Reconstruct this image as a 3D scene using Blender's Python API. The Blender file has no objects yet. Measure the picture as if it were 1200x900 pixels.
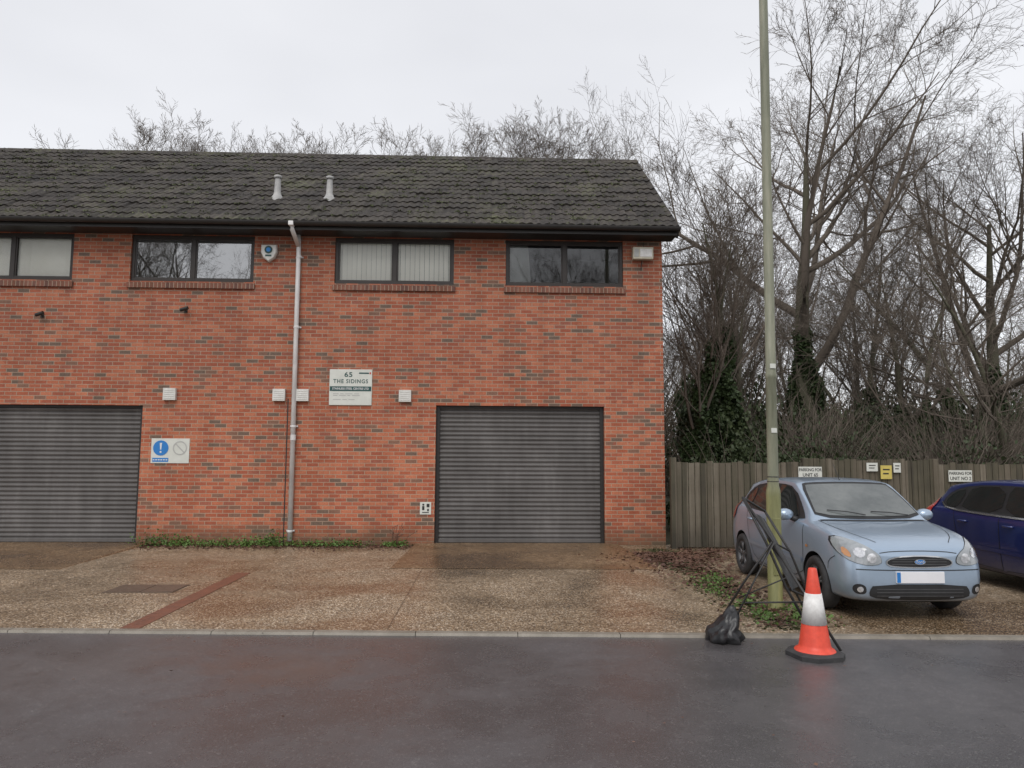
import bpy, bmesh, math, random
import numpy as np
from mathutils import Matrix, Vector
from mathutils.bvhtree import BVHTree
from mathutils.geometry import delaunay_2d_cdt
random.seed(7); rng=np.random.default_rng(7)
scene=bpy.context.scene
COL=scene.collection
scene.view_settings.view_transform='Standard'
scene.view_settings.look='None'
scene.view_settings.exposure=0

# ------------------------------------------------------------------ materials
def new_mat(name):
    m=bpy.data.materials.new(name); m.use_nodes=True
    nt=m.node_tree; b=nt.nodes['Principled BSDF']
    return m,nt,b
def N(nt,t,**kw):
    n=nt.nodes.new(t)
    for k,v in kw.items(): setattr(n,k,v)
    return n
def ramp(nt,fac,stops,interp='LINEAR'):
    r=N(nt,'ShaderNodeValToRGB'); r.color_ramp.interpolation=interp
    e=r.color_ramp.elements
    while len(e)<len(stops): e.new(0.5)
    for el,(p,c) in zip(e,stops):
        el.position=p; el.color=(c[0],c[1],c[2],1) if not isinstance(c,(int,float)) else (c,c,c,1)
    nt.links.new(fac,r.inputs[0]); return r.outputs[0]
def noise(nt,scale,detail=4,rough=0.6,vec=None,dist=0):
    n=N(nt,'ShaderNodeTexNoise'); n.inputs['Scale'].default_value=scale
    n.inputs['Detail'].default_value=detail; n.inputs['Roughness'].default_value=rough
    n.inputs['Distortion'].default_value=dist
    if vec is None:
        tc=N(nt,'ShaderNodeTexCoord'); vec=tc.outputs['Object']
    nt.links.new(vec,n.inputs['Vector']); return n.outputs['Fac']
def mix(nt,fac,a,b,mode='MIX'):
    m=N(nt,'ShaderNodeMix',data_type='RGBA',blend_type=mode)
    for s,v in ((m.inputs[0],fac),(m.inputs[6],a),(m.inputs[7],b)):
        if isinstance(v,(int,float)): s.default_value=v
        elif isinstance(v,tuple): s.default_value=(v[0],v[1],v[2],1)
        else: nt.links.new(v,s)
    return m.outputs[2]
def mth(nt,op,a,b=0.0,c=None):
    m=N(nt,'ShaderNodeMath',operation=op)
    for s,v in zip(m.inputs,(a,b,c)):
        if v is None: continue
        if isinstance(v,(int,float)): s.default_value=v
        else: nt.links.new(v,s)
    return m.outputs[0]
def bump(nt,b,h,strength=0.3,dist=0.01):
    n=N(nt,'ShaderNodeBump'); n.inputs['Strength'].default_value=strength; n.inputs['Distance'].default_value=dist
    nt.links.new(h,n.inputs['Height']); nt.links.new(n.outputs[0],b.inputs['Normal'])
def M(name,c1,c2=None,scale=6,rough=0.6,metal=0,bmp=0,bscale=60,coat=0,spec=0.5,rvar=0):
    m,nt,b=new_mat(name)
    if c2 is None: c2=tuple(x*0.8 for x in c1)
    f=noise(nt,scale,6,0.65)
    col=ramp(nt,f,[(0.3,c1),(0.7,c2)])
    nt.links.new(col,b.inputs['Base Color'])
    b.inputs['Roughness'].default_value=rough; b.inputs['Metallic'].default_value=metal
    b.inputs['Specular IOR Level'].default_value=spec
    if rvar:
        r=ramp(nt,noise(nt,scale*1.7,4),[(0.3,max(0,rough-rvar)),(0.7,min(1,rough+rvar))]); nt.links.new(r,b.inputs['Roughness'])
    if coat: b.inputs['Coat Weight'].default_value=coat; b.inputs['Coat Roughness'].default_value=0.04
    if bmp: bump(nt,b,noise(nt,bscale,4),bmp,0.01)
    return m

def brick_mat(name,bw=0.207,bh=0.069,sill=False):
    m,nt,b=new_mat(name)
    tc=N(nt,'ShaderNodeTexCoord'); sp=N(nt,'ShaderNodeSeparateXYZ'); nt.links.new(tc.outputs['Object'],sp.inputs[0])
    cb=N(nt,'ShaderNodeCombineXYZ'); nt.links.new(mth(nt,'ADD',sp.outputs[0],sp.outputs[1]),cb.inputs[0]); nt.links.new(sp.outputs[2],cb.inputs[1])
    br=N(nt,'ShaderNodeTexBrick'); br.offset=0.5
    nt.links.new(cb.outputs[0],br.inputs['Vector'])
    br.inputs['Color1'].default_value=(0,0,0,1); br.inputs['Color2'].default_value=(1,1,1,1); br.inputs['Mortar'].default_value=(0.5,0.5,0.5,1)
    br.inputs['Scale'].default_value=1; br.inputs['Brick Width'].default_value=bw; br.inputs['Row Height'].default_value=bh
    br.inputs['Mortar Size'].default_value=0.0062; br.inputs['Mortar Smooth'].default_value=0.2; br.inputs['Bias'].default_value=0
    cl=noise(nt,0.7,3,0.6)
    t=mth(nt,'ADD',br.outputs['Color'],mth(nt,'MULTIPLY',mth(nt,'SUBTRACT',cl,0.5),0.24))
    if sill:
        col=ramp(nt,t,[(0,(0.20,0.085,0.055)),(0.5,(0.26,0.11,0.075)),(1,(0.15,0.075,0.06))])
    else:
        col=ramp(nt,t,[(0.0,(0.37,0.108,0.058)),(0.2,(0.44,0.142,0.078)),(0.38,(0.34,0.098,0.056)),(0.52,(0.47,0.165,0.092)),(0.68,(0.39,0.120,0.068)),(0.78,(0.32,0.108,0.070)),(0.86,(0.225,0.118,0.082)),(0.94,(0.165,0.110,0.083))],'CONSTANT')
    mo=noise(nt,35,4,0.7)
    col=mix(nt,0.6,col,ramp(nt,mo,[(0.3,0.6),(0.7,1.3)]),'MULTIPLY')
    big=noise(nt,0.9,5,0.6)
    col=mix(nt,0.45,col,ramp(nt,big,[(0.3,0.74),(0.7,1.14)]),'MULTIPLY')
    col=mix(nt,br.outputs['Fac'],col,mix(nt,noise(nt,3,3),(0.42,0.31,0.23),(0.31,0.228,0.165)))
    zf=N(nt,'ShaderNodeMapRange'); nt.links.new(mth(nt,'ADD',sp.outputs[2],mth(nt,'MULTIPLY',noise(nt,2.5,5,0.7),-0.5)),zf.inputs[0])
    zf.inputs[1].default_value=-0.2; zf.inputs[2].default_value=0.15; zf.inputs[3].default_value=0.75; zf.inputs[4].default_value=0
    if not sill: col=mix(nt,zf.outputs[0],col,(0.11,0.08,0.05))
    mp=N(nt,'ShaderNodeMapping'); nt.links.new(tc.outputs['Object'],mp.inputs[0]); mp.inputs['Scale'].default_value=(3.0,3.0,0.35)
    sk=noise(nt,1,5,0.65,vec=mp.outputs[0])
    col=mix(nt,0.5,col,ramp(nt,sk,[(0.35,0.72),(0.6,1.08)]),'MULTIPLY')
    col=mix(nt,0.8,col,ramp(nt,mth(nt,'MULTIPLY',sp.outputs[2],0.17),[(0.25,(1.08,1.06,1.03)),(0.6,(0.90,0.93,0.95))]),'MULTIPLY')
    nt.links.new(col,b.inputs['Base Color'])
    b.inputs['Roughness'].default_value=0.82; b.inputs['Specular IOR Level'].default_value=0.3
    h=mth(nt,'ADD',mth(nt,'MULTIPLY',br.outputs['Fac'],-1.0),mth(nt,'MULTIPLY',mo,0.35))
    bump(nt,b,h,0.5,0.006)
    return m
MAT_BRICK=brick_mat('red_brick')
MAT_SILL=brick_mat('brick_on_edge',0.072,0.3,True)

def tile_mat():
    m,nt,b=new_mat('mossy_concrete_tile')
    a=noise(nt,14,6,0.9); c=noise(nt,1.0,5,0.7)
    t=mth(nt,'ADD',mth(nt,'MULTIPLY',a,0.65),mth(nt,'MULTIPLY',c,0.35))
    col=ramp(nt,t,[(0.38,(0.016,0.014,0.013)),(0.46,(0.038,0.032,0.028)),(0.54,(0.062,0.052,0.044)),(0.58,(0.065,0.068,0.033)),(0.62,(0.10,0.105,0.05)),(0.66,(0.19,0.18,0.145)),(0.74,(0.32,0.31,0.26))])
    tc=N(nt,'ShaderNodeTexCoord'); sp=N(nt,'ShaderNodeSeparateXYZ'); nt.links.new(tc.outputs['Object'],sp.inputs[0])
    cb=N(nt,'ShaderNodeCombineXYZ'); nt.links.new(mth(nt,'FLOOR',mth(nt,'MULTIPLY',sp.outputs[0],3.3)),cb.inputs[0]); nt.links.new(mth(nt,'FLOOR',mth(nt,'DIVIDE',sp.outputs[1],0.25)),cb.inputs[1])
    w=N(nt,'ShaderNodeTexWhiteNoise'); nt.links.new(cb.outputs[0],w.inputs['Vector'])
    col=mix(nt,0.9,col,ramp(nt,w.outputs['Value'],[(0,0.6),(1,1.35)]),'MULTIPLY')
    nt.links.new(col,b.inputs['Base Color']); b.inputs['Roughness'].default_value=0.72
    b.inputs['Specular IOR Level'].default_value=0.35
    bump(nt,b,noise(nt,30,4,0.7),0.8,0.02); return m
MAT_TILE=tile_mat()

def asphalt_mat():
    m,nt,b=new_mat('wet_asphalt')
    g=noise(nt,150,3,0.85); a=noise(nt,0.45,5,0.6); c=noise(nt,3.0,5,0.7)
    v=N(nt,'ShaderNodeTexVoronoi'); v.inputs['Scale'].default_value=95
    tc=N(nt,'ShaderNodeTexCoord'); nt.links.new(tc.outputs['Object'],v.inputs['Vector'])
    sc=N(nt,'ShaderNodeSeparateColor'); nt.links.new(v.outputs['Color'],sc.inputs[0])
    col=ramp(nt,g,[(0.32,(0.046,0.042,0.043)),(0.55,(0.096,0.089,0.091)),(0.72,(0.17,0.158,0.16))])
    col=mix(nt,ramp(nt,sc.outputs[0],[(0.94,0.0),(0.97,0.3)]),col,(0.26,0.24,0.225))
    col=mix(nt,0.75,col,ramp(nt,a,[(0.35,0.68),(0.65,1.15)]),'MULTIPLY')
    col=mix(nt,0.45,col,ramp(nt,c,[(0.3,0.75),(0.7,1.18)]),'MULTIPLY')
    def stain(col,cx,cy,r0,r1,amt,cc,ns=2.2):
        mp=N(nt,'ShaderNodeMapping'); nt.links.new(tc.outputs['Object'],mp.inputs[0])
        mp.inputs['Location'].default_value=(-cx,-cy,0)
        ln=N(nt,'ShaderNodeVectorMath',operation='LENGTH'); nt.links.new(mp.outputs[0],ln.inputs[0])
        d=mth(nt,'ADD',ln.outputs['Value'],mth(nt,'MULTIPLY',noise(nt,ns,5,0.7),1.2))
        return mix(nt,ramp(nt,mth(nt,'MULTIPLY',d,0.4),[(r0*0.4,amt),(r1*0.4,0.0)]),col,cc)
    col=stain(col,-1.55,5.9,0.6,1.25,0.6,(0.115,0.066,0.048))
    col=stain(col,-3.0,6.0,0.7,1.8,0.25,(0.11,0.08,0.065))
    nt.links.new(col,b.inputs['Base Color'])
    r=ramp(nt,mth(nt,'ADD',mth(nt,'MULTIPLY',a,0.75),mth(nt,'MULTIPLY',c,0.25)),[(0.42,0.17),(0.58,0.42)])
    nt.links.new(r,b.inputs['Roughness']); b.inputs['Specular IOR Level'].default_value=0.6
    bump(nt,b,g,0.35,0.004); return m
MAT_ROAD=asphalt_mat()
def gravel_mat(name,tint=(1,1,1),slab=True,dark=1.0):
    m,nt,b=new_mat(name)
    tc=N(nt,'ShaderNodeTexCoord')
    v=N(nt,'ShaderNodeTexVoronoi'); v.inputs['Scale'].default_value=66; nt.links.new(tc.outputs['Object'],v.inputs['Vector'])
    sp=N(nt,'ShaderNodeSeparateColor'); nt.links.new(v.outputs['Color'],sp.inputs[0])
    D=dark*1.22
    col=ramp(nt,sp.outputs[0],[(0.0,(0.10*D,0.072*D,0.046*D)),(0.3,(0.24*D,0.175*D,0.112*D)),(0.55,(0.36*D,0.275*D,0.185*D)),(0.8,(0.46*D,0.365*D,0.26*D)),(0.95,(0.68*D,0.60*D,0.50*D))])
    col=mix(nt,ramp(nt,v.outputs['Distance'],[(0.3,0.0),(0.65,0.75)]),col,(0.08,0.060,0.042))
    a=noise(nt,0.5,5,0.62,dist=0.5); c=noise(nt,2.3,6,0.7)
    col=mix(nt,0.95,col,ramp(nt,a,[(0.34,(0.62,0.54,0.46)),(0.48,(0.90,0.84,0.77)),(0.64,(1.12,1.09,1.05))]),'MULTIPLY')
    col=mix(nt,0.8,col,ramp(nt,c,[(0.3,0.72),(0.7,1.18)]),'MULTIPLY')
    col=mix(nt,1.0,col,tint,'MULTIPLY')
    if slab:
        mp=N(nt,'ShaderNodeMapping'); nt.links.new(tc.outputs['Object'],mp.inputs[0]); mp.inputs['Location'].default_value=(0.9,0.0,0)
        br=N(nt,'ShaderNodeTexBrick'); br.offset=0.0; nt.links.new(mp.outputs[0],br.inputs['Vector'])
        br.inputs['Scale'].default_value=1; br.inputs['Brick Width'].default_value=4.4; br.inputs['Row Height'].default_value=3.45
        br.inputs['Mortar Size'].default_value=0.010; br.inputs['Mortar Smooth'].default_value=0.5
        col=mix(nt,mth(nt,'MULTIPLY',br.outputs['Fac'],0.6),col,(0.05,0.045,0.03))
    nt.links.new(col,b.inputs['Base Color'])
    nt.links.new(ramp(nt,a,[(0.38,0.18),(0.62,0.5)]),b.inputs['Roughness'])
    bump(nt,b,v.outputs['Distance'],0.4,0.005); return m
MAT_FORE=gravel_mat('exposed_aggregate_concrete')
MAT_APRON=gravel_mat('stained_apron_concrete',(0.80,0.69,0.58),False,0.85)
MAT_SOIL=M('woodland_soil',(0.06,0.05,0.03),(0.045,0.055,0.025),1.5,0.95,bmp=0.6,bscale=8)
MAT_KERB=M('kerb_concrete',(0.27,0.24,0.20),(0.16,0.14,0.11),5,0.5,bmp=0.3)
MAT_PAVER=M('red_brick_paver',(0.22,0.09,0.055),(0.13,0.062,0.042),9,0.4,bmp=0.3)
MAT_IRON=M('wet_iron',(0.10,0.07,0.05),(0.15,0.11,0.08),12,0.4,0.1,bmp=0.6,bscale=60)
MAT_BLACK=M('black_upvc',(0.016,0.014,0.013),(0.025,0.021,0.019),5,0.45)
MAT_FRAME=M('dark_brown_frame',(0.020,0.014,0.011),(0.030,0.022,0.018),6,0.4)
MAT_WHITE=M('white_plastic',(0.70,0.69,0.66),(0.54,0.53,0.49),7,0.45)
MAT_PIPE=M('weathered_white_pipe',(0.80,0.79,0.78),(0.60,0.58,0.57),3,0.4)
MAT_CREAM=M('cream_plastic',(0.62,0.58,0.46),(0.46,0.42,0.33),6,0.5)
MAT_LEAD=M('lead_flashing',(0.30,0.30,0.30),(0.46,0.45,0.43),6,0.6)
MAT_BLIND=M('white_blind',(0.92,0.91,0.84),(0.86,0.85,0.78),2,0.8)
MAT_ROOM=M('dim_room',(0.14,0.14,0.14),(0.07,0.07,0.07),1.2,0.9)
MAT_ROOM2=M('net_curtain',(0.50,0.51,0.48),(0.30,0.32,0.30),1.6,0.9)
def shutter_mat():
    m,nt,b=new_mat('weathered_steel_shutter')
    a=noise(nt,1.3,5,0.65); tc=N(nt,'ShaderNodeTexCoord'); mp=N(nt,'ShaderNodeMapping'); nt.links.new(tc.outputs['Object'],mp.inputs[0])
    mp.inputs['Scale'].default_value=(6,1,0.5); s=noise(nt,1,5,0.65,vec=mp.outputs[0])
    col=ramp(nt,mth(nt,'ADD',mth(nt,'MULTIPLY',a,0.6),mth(nt,'MULTIPLY',s,0.4)),[(0.35,(0.080,0.074,0.071)),(0.55,(0.122,0.114,0.110)),(0.68,(0.165,0.155,0.150))])
    nt.links.new(col,b.inputs['Base Color']); b.inputs['Roughness'].default_value=0.5; b.inputs['Metallic'].default_value=0.1
    return m
MAT_SHUT=shutter_mat()
def glass_mat(name,tint=(0.9,0.92,0.92),ior=1.9):
    m=bpy.data.materials.new(name); m.use_nodes=True; nt=m.node_tree; nt.nodes.clear()
    o=N(nt,'ShaderNodeOutputMaterial'); g=N(nt,'ShaderNodeBsdfGlossy'); g.inputs['Roughness'].default_value=0.015
    t=N(nt,'ShaderNodeBsdfTransparent'); t.inputs[0].default_value=(*tint,1)
    f=N(nt,'ShaderNodeFresnel'); f.inputs[0].default_value=ior
    x=N(nt,'ShaderNodeMixShader'); nt.links.new(f.outputs[0],x.inputs[0]); nt.links.new(t.outputs[0],x.inputs[1]); nt.links.new(g.outputs[0],x.inputs[2])
    bm_=N(nt,'ShaderNodeBump'); bm_.inputs['Strength'].default_value=0.02; nt.links.new(noise(nt,1.5,2),bm_.inputs['Height']); nt.links.new(bm_.outputs[0],g.inputs['Normal'])
    nt.links.new(x.outputs[0],o.inputs[0]); return m
MAT_GLASS=glass_mat('window_glass',(0.97,0.97,0.96),ior=1.5)
MAT_GLASSR=glass_mat('reflective_window_glass',ior=4.6)
MAT_GLASSD=glass_mat('double_window_glass',(0.85,0.85,0.85),ior=1.9)
def bark_mat(name,c1,c2):
    return M(name,c1,c2,3.0,0.9,bmp=0.5,bscale=20,spec=0.2)
MAT_BARK=bark_mat('mossy_bark',(0.12,0.105,0.08),(0.085,0.092,0.055))
MAT_TWIG=bark_mat('bare_twig_bark',(0.17,0.14,0.115),(0.13,0.11,0.09))  # bark colour paled to paint a hazy look into the twigs
def leaf_mat(name,a,b_,rough=0.5):
    m,nt,b=new_mat(name)
    col=ramp(nt,noise(nt,1.3,6,0.8),[(0.35,a),(0.65,b_)])
    nt.links.new(col,b.inputs['Base Color']); b.inputs['Roughness'].default_value=rough; b.inputs['Specular IOR Level'].default_value=0.3
    return m
MAT_IVY=leaf_mat('ivy_leaf',(0.026,0.044,0.018),(0.07,0.098,0.038))
MAT_SHRUB=leaf_mat('shrub_leaf',(0.03,0.045,0.02),(0.07,0.088,0.04))
MAT_BROWNLEAF=leaf_mat('withered_leaf',(0.10,0.078,0.055),(0.14,0.12,0.085),0.8)
MAT_WEED=leaf_mat('weed_leaf',(0.05,0.10,0.02),(0.12,0.20,0.05))
MAT_LITTER=leaf_mat('dead_leaf',(0.07,0.034,0.026),(0.17,0.095,0.065),0.55)
MAT_MOSS=leaf_mat('moss',(0.035,0.035,0.016),(0.075,0.078,0.03),0.95)
def fence_mat():
    m,nt,b=new_mat('weathered_fence_board')
    tc=N(nt,'ShaderNodeTexCoord'); sp=N(nt,'ShaderNodeSeparateXYZ'); nt.links.new(tc.outputs['Object'],sp.inputs[0])
    w=N(nt,'ShaderNodeTexWhiteNoise',noise_dimensions='1D'); nt.links.new(mth(nt,'FLOOR',mth(nt,'DIVIDE',sp.outputs[0],0.11)),w.inputs['W'])
    mp=N(nt,'ShaderNodeMapping'); nt.links.new(tc.outputs['Object'],mp.inputs[0]); mp.inputs['Scale'].default_value=(30,30,1.2)
    g=noise(nt,1,5,0.7,vec=mp.outputs[0]); q=noise(nt,1.5,5,0.7)
    t=mth(nt,'ADD',mth(nt,'MULTIPLY',w.outputs['Value'],0.3),mth(nt,'ADD',mth(nt,'MULTIPLY',g,0.4),mth(nt,'MULTIPLY',q,0.35)))
    col=ramp(nt,t,[(0.30,(0.042,0.035,0.025)),(0.45,(0.075,0.066,0.042)),(0.58,(0.115,0.095,0.068)),(0.75,(0.19,0.165,0.125))])
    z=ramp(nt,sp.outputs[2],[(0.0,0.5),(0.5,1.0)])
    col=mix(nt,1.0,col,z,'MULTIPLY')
    nt.links.new(col,b.inputs['Base Color']); b.inputs['Roughness'].default_value=0.8; bump(nt,b,g,0.4,0.01); return m
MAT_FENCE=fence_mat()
def post_mat():
    m,nt,b=new_mat('algae_stained_steel')
    tc=N(nt,'ShaderNodeTexCoord'); mp=N(nt,'ShaderNodeMapping'); nt.links.new(tc.outputs['Object'],mp.inputs[0]); mp.inputs['Scale'].default_value=(10,10,1.2)
    g=noise(nt,1,6,0.7,vec=mp.outputs[0]); sp=N(nt,'ShaderNodeSeparateXYZ'); nt.links.new(tc.outputs['Object'],sp.inputs[0])
    c=ramp(nt,g,[(0.3,(0.125,0.13,0.085)),(0.5,(0.20,0.205,0.145)),(0.7,(0.30,0.285,0.21))])
    d=ramp(nt,mth(nt,'MULTIPLY',sp.outputs[2],0.5),[(0.0,(0.95,0.92,0.50)),(0.58,(1.05,1.02,0.62)),(0.70,(1,1,1))])
    nt.links.new(mix(nt,1.0,c,d,'MULTIPLY'),b.inputs['Base Color']); b.inputs['Roughness'].default_value=0.55; return m
MAT_POST=post_mat()
MAT_ORANGE=M('orange_cone_plastic',(0.80,0.085,0.045),(0.62,0.06,0.032),18,0.45)
MAT_REFL=M('reflective_white_sleeve',(0.80,0.79,0.77),(0.60,0.58,0.56),16,0.4)
MAT_RUBBER=M('black_rubber',(0.022,0.022,0.024),(0.045,0.044,0.044),14,0.7,bmp=0.2)
MAT_BAG=M('black_bin_bag',(0.012,0.012,0.013),(0.022,0.022,0.024),9,0.35,bmp=0.6,bscale=14)
MAT_FRAMEBLK=M('black_powder_coat',(0.014,0.014,0.015),(0.032,0.030,0.028),20,0.5)
MAT_SIGNW=M('sign_white',(0.66,0.67,0.62),(0.54,0.55,0.50),4,0.5)
MAT_SIGNG=M('sign_dark_green',(0.015,0.06,0.055),(0.02,0.075,0.07),8,0.5)
MAT_BLUE=M('sign_blue',(0.02,0.20,0.55),(0.02,0.17,0.48),8,0.5)
MAT_GREY=M('faded_grey_print',(0.36,0.36,0.34),(0.46,0.46,0.44),8,0.6)
MAT_RED=M('sign_red',(0.5,0.05,0.03),None,8,0.5)
MAT_YEL=M('sign_yellow',(0.62,0.50,0.12),(0.5,0.40,0.1),8,0.5)
MAT_INK=M('black_print',(0.02,0.02,0.02),None,8,0.6)
MAT_PWHITE=M('white_print',(0.7,0.7,0.7),None,8,0.6)
def paint(name,c,c2,metal=0.35,rough=0.3):
    m,nt,b=new_mat(name)
    col=ramp(nt,noise(nt,1.0,6,0.65),[(0.3,c),(0.7,c2)])
    tc=N(nt,'ShaderNodeTexCoord'); sp=N(nt,'ShaderNodeSeparateXYZ'); nt.links.new(tc.outputs['Object'],sp.inputs[0])
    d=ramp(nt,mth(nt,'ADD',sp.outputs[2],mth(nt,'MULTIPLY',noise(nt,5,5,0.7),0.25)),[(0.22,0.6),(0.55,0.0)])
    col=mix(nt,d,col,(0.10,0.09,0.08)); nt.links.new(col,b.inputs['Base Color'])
    b.inputs['Roughness'].default_value=rough; b.inputs['Metallic'].default_value=metal
    b.inputs['Coat Weight'].default_value=0.8; b.inputs['Coat Roughness'].default_value=0.05
    return m
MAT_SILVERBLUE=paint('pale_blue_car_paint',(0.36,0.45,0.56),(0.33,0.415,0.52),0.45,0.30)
MAT_NAVY=paint('deep_blue_car_paint',(0.010,0.024,0.13),(0.009,0.020,0.11),0.2,0.3)
MAT_CGLASS=M('car_glass',(0.014,0.017,0.017),(0.024,0.027,0.026),1.2,0.03,0,coat=0,spec=0.45)
MAT_WSCREEN=M('windscreen_glass',(0.06,0.07,0.07),(0.15,0.16,0.155),2.4,0.03,0,spec=0.95)
MAT_TRIM=M('black_trim',(0.014,0.014,0.015),(0.022,0.022,0.023),9,0.55)
MAT_ARCH=M('wheel_arch_dark',(0.008,0.008,0.008),None,9,0.9)
MAT_CHROME=M('chrome',(0.6,0.6,0.61),(0.5,0.5,0.5),9,0.15,0.9)
MAT_RIM=M('wheel_alloy',(0.16,0.16,0.165),(0.10,0.10,0.102),12,0.4,0.5)
MAT_LAMP=M('headlight_lens',(0.36,0.38,0.40),(0.24,0.26,0.27),14,0.06,0,coat=1.0)
MAT_LAMPIN=M('headlight_reflector',(0.80,0.81,0.83),(0.4,0.4,0.42),30,0.1,0.6,coat=1.0)
MAT_AMBER=M('amber_lens',(0.60,0.27,0.10),None,14,0.15,coat=1.0)
MAT_TAIL=M('red_tail_lens',(0.45,0.012,0.012),(0.6,0.03,0.02),14,0.15,coat=1.0)
MAT_PLATE=M('number_plate_white',(0.80,0.80,0.82),(0.72,0.72,0.74),3,0.4)

# ------------------------------------------------------------------ builders
class MB:
    def __init__(s): s.v=[]; s.f=[]; s.m=[]
    def quad(s,a,b,c,d,mi=0):
        n=len(s.v); s.v+=[tuple(a),tuple(b),tuple(c),tuple(d)]; s.f.append((n,n+1,n+2,n+3)); s.m.append(mi)
    def poly(s,pts,mi=0):
        n=len(s.v); s.v+=[tuple(p) for p in pts]; s.f.append(tuple(range(n,n+len(pts)))); s.m.append(mi)
    def box(s,x0,x1,y0,y1,z0,z1,mi=0,mat=None):
        n=len(s.v)
        P=[(x0,y0,z0),(x1,y0,z0),(x1,y1,z0),(x0,y1,z0),(x0,y0,z1),(x1,y0,z1),(x1,y1,z1),(x0,y1,z1)]
        if mat is not None: P=[tuple(mat@Vector(p)) for p in P]
        s.v+=P
        for f in [(0,3,2,1),(4,5,6,7),(0,1,5,4),(1,2,6,5),(2,3,7,6),(3,0,4,7)]:
            s.f.append(tuple(n+i for i in f)); s.m.append(mi)
    def tube(s,pts,rad,n=8,mi=0,cap=True):
        base=len(s.v); k=len(pts)
        for i,p in enumerate(pts):
            p=Vector(p); a=Vector(pts[max(0,i-1)]); b=Vector(pts[min(k-1,i+1)]); d=(b-a).normalized()
            ref=Vector((0,0,1)) if abs(d.z)<0.9 else Vector((1,0,0))
            u=d.cross(ref).normalized(); w=d.cross(u)
            r=rad[i] if hasattr(rad,'__len__') else rad
            for j in range(n):
                t=2*math.pi*j/n; q=p+u*(math.cos(t)*r)+w*(math.sin(t)*r); s.v.append((q.x,q.y,q.z))
        for i in range(k-1):
            for j in range(n):
                a=base+i*n+j; b=base+i*n+(j+1)%n
                s.f.append((a,b,b+n,a+n)); s.m.append(mi)
        if cap:
            s.f.append(tuple(base+j for j in range(n))[::-1]); s.m.append(mi)
            s.f.append(tuple(base+(k-1)*n+j for j in range(n))); s.m.append(mi)
    def lathe(s,prof,c,n=24,axis='Z',mi=0):
        base=len(s.v); k=len(prof)
        for r,h in prof:
            for j in range(n):
                t=2*math.pi*j/n; a=r*math.cos(t); b=r*math.sin(t)
                s.v.append((c[0]+a,c[1]+b,c[2]+h) if axis=='Z' else ((c[0]+h,c[1]+a,c[2]+b) if axis=='X' else (c[0]+a,c[1]+h,c[2]+b)))
        for i in range(k-1):
            for j in range(n):
                a=base+i*n+j; b=base+i*n+(j+1)%n
                s.f.append((a,b,b+n,a+n)); s.m.append(mi)
    def obj(s,name,mats,parent=None,smooth=False,bevel=0,loc=None,label=None,cat=None,kind=None,group=None):
        off=Vector((0,0,0))
        if parent is not None: off=parent_world(parent)
        elif loc is not None: off=Vector(loc)
        me=bpy.data.meshes.new(name)
        me.from_pydata([(a-off.x,b-off.y,c-off.z) for a,b,c in s.v],[],s.f)
        for m in (mats if isinstance(mats,(list,tuple)) else [mats]): me.materials.append(m)
        me.polygons.foreach_set('material_index',s.m)
        if smooth: me.polygons.foreach_set('use_smooth',[True]*len(me.polygons))
        me.update()
        bm=bmesh.new(); bm.from_mesh(me); bmesh.ops.recalc_face_normals(bm,faces=bm.faces); bm.to_mesh(me); bm.free()
        o=bpy.data.objects.new(name,me); COL.objects.link(o)
        if parent is not None: o.parent=parent
        else: o.location=off
        if bevel:
            b=o.modifiers.new('bevel','BEVEL'); b.width=bevel; b.segments=2; b.limit_method='ANGLE'; b.angle_limit=math.radians(40)
        tag(o,label,cat,kind,group); return o
def tag(o,label=None,cat=None,kind=None,group=None):
    if label: o['label']=label
    if cat: o['category']=cat
    if kind: o['kind']=kind
    if group: o['group']=group
def parent_world(p):
    v=Vector((0,0,0))
    while p is not None: v=v+p.location; p=p.parent
    return v
def empty(name,loc,label,cat,group=None):
    o=bpy.data.objects.new(name,None); o.location=loc; o.empty_display_size=0.2; COL.objects.link(o); tag(o,label,cat,None,group); return o
def text(s,size,x,y,z,mat,parent,name='lettering',sx=1.0,bold=0.0,sp=1.0):
    cu=bpy.data.curves.new(name,'FONT'); cu.body=s; cu.size=size; cu.align_x='CENTER'; cu.align_y='CENTER'; cu.extrude=0.0008; cu.offset=bold; cu.space_character=sp
    t=bpy.data.objects.new(name,cu); COL.objects.link(t); bpy.context.view_layer.update()
    me=bpy.data.meshes.new_from_object(t.evaluated_get(bpy.context.evaluated_depsgraph_get()))
    bpy.data.objects.remove(t)
    me.transform(Matrix.Rotation(math.radians(90),4,'X')@Matrix.Diagonal((sx,1,1,1)))
    me.materials.clear(); me.materials.append(mat)
    o=bpy.data.objects.new(name,me); COL.objects.link(o); o.parent=parent
    o.location=Vector((x,y,z))-parent_world(parent); return o

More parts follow.
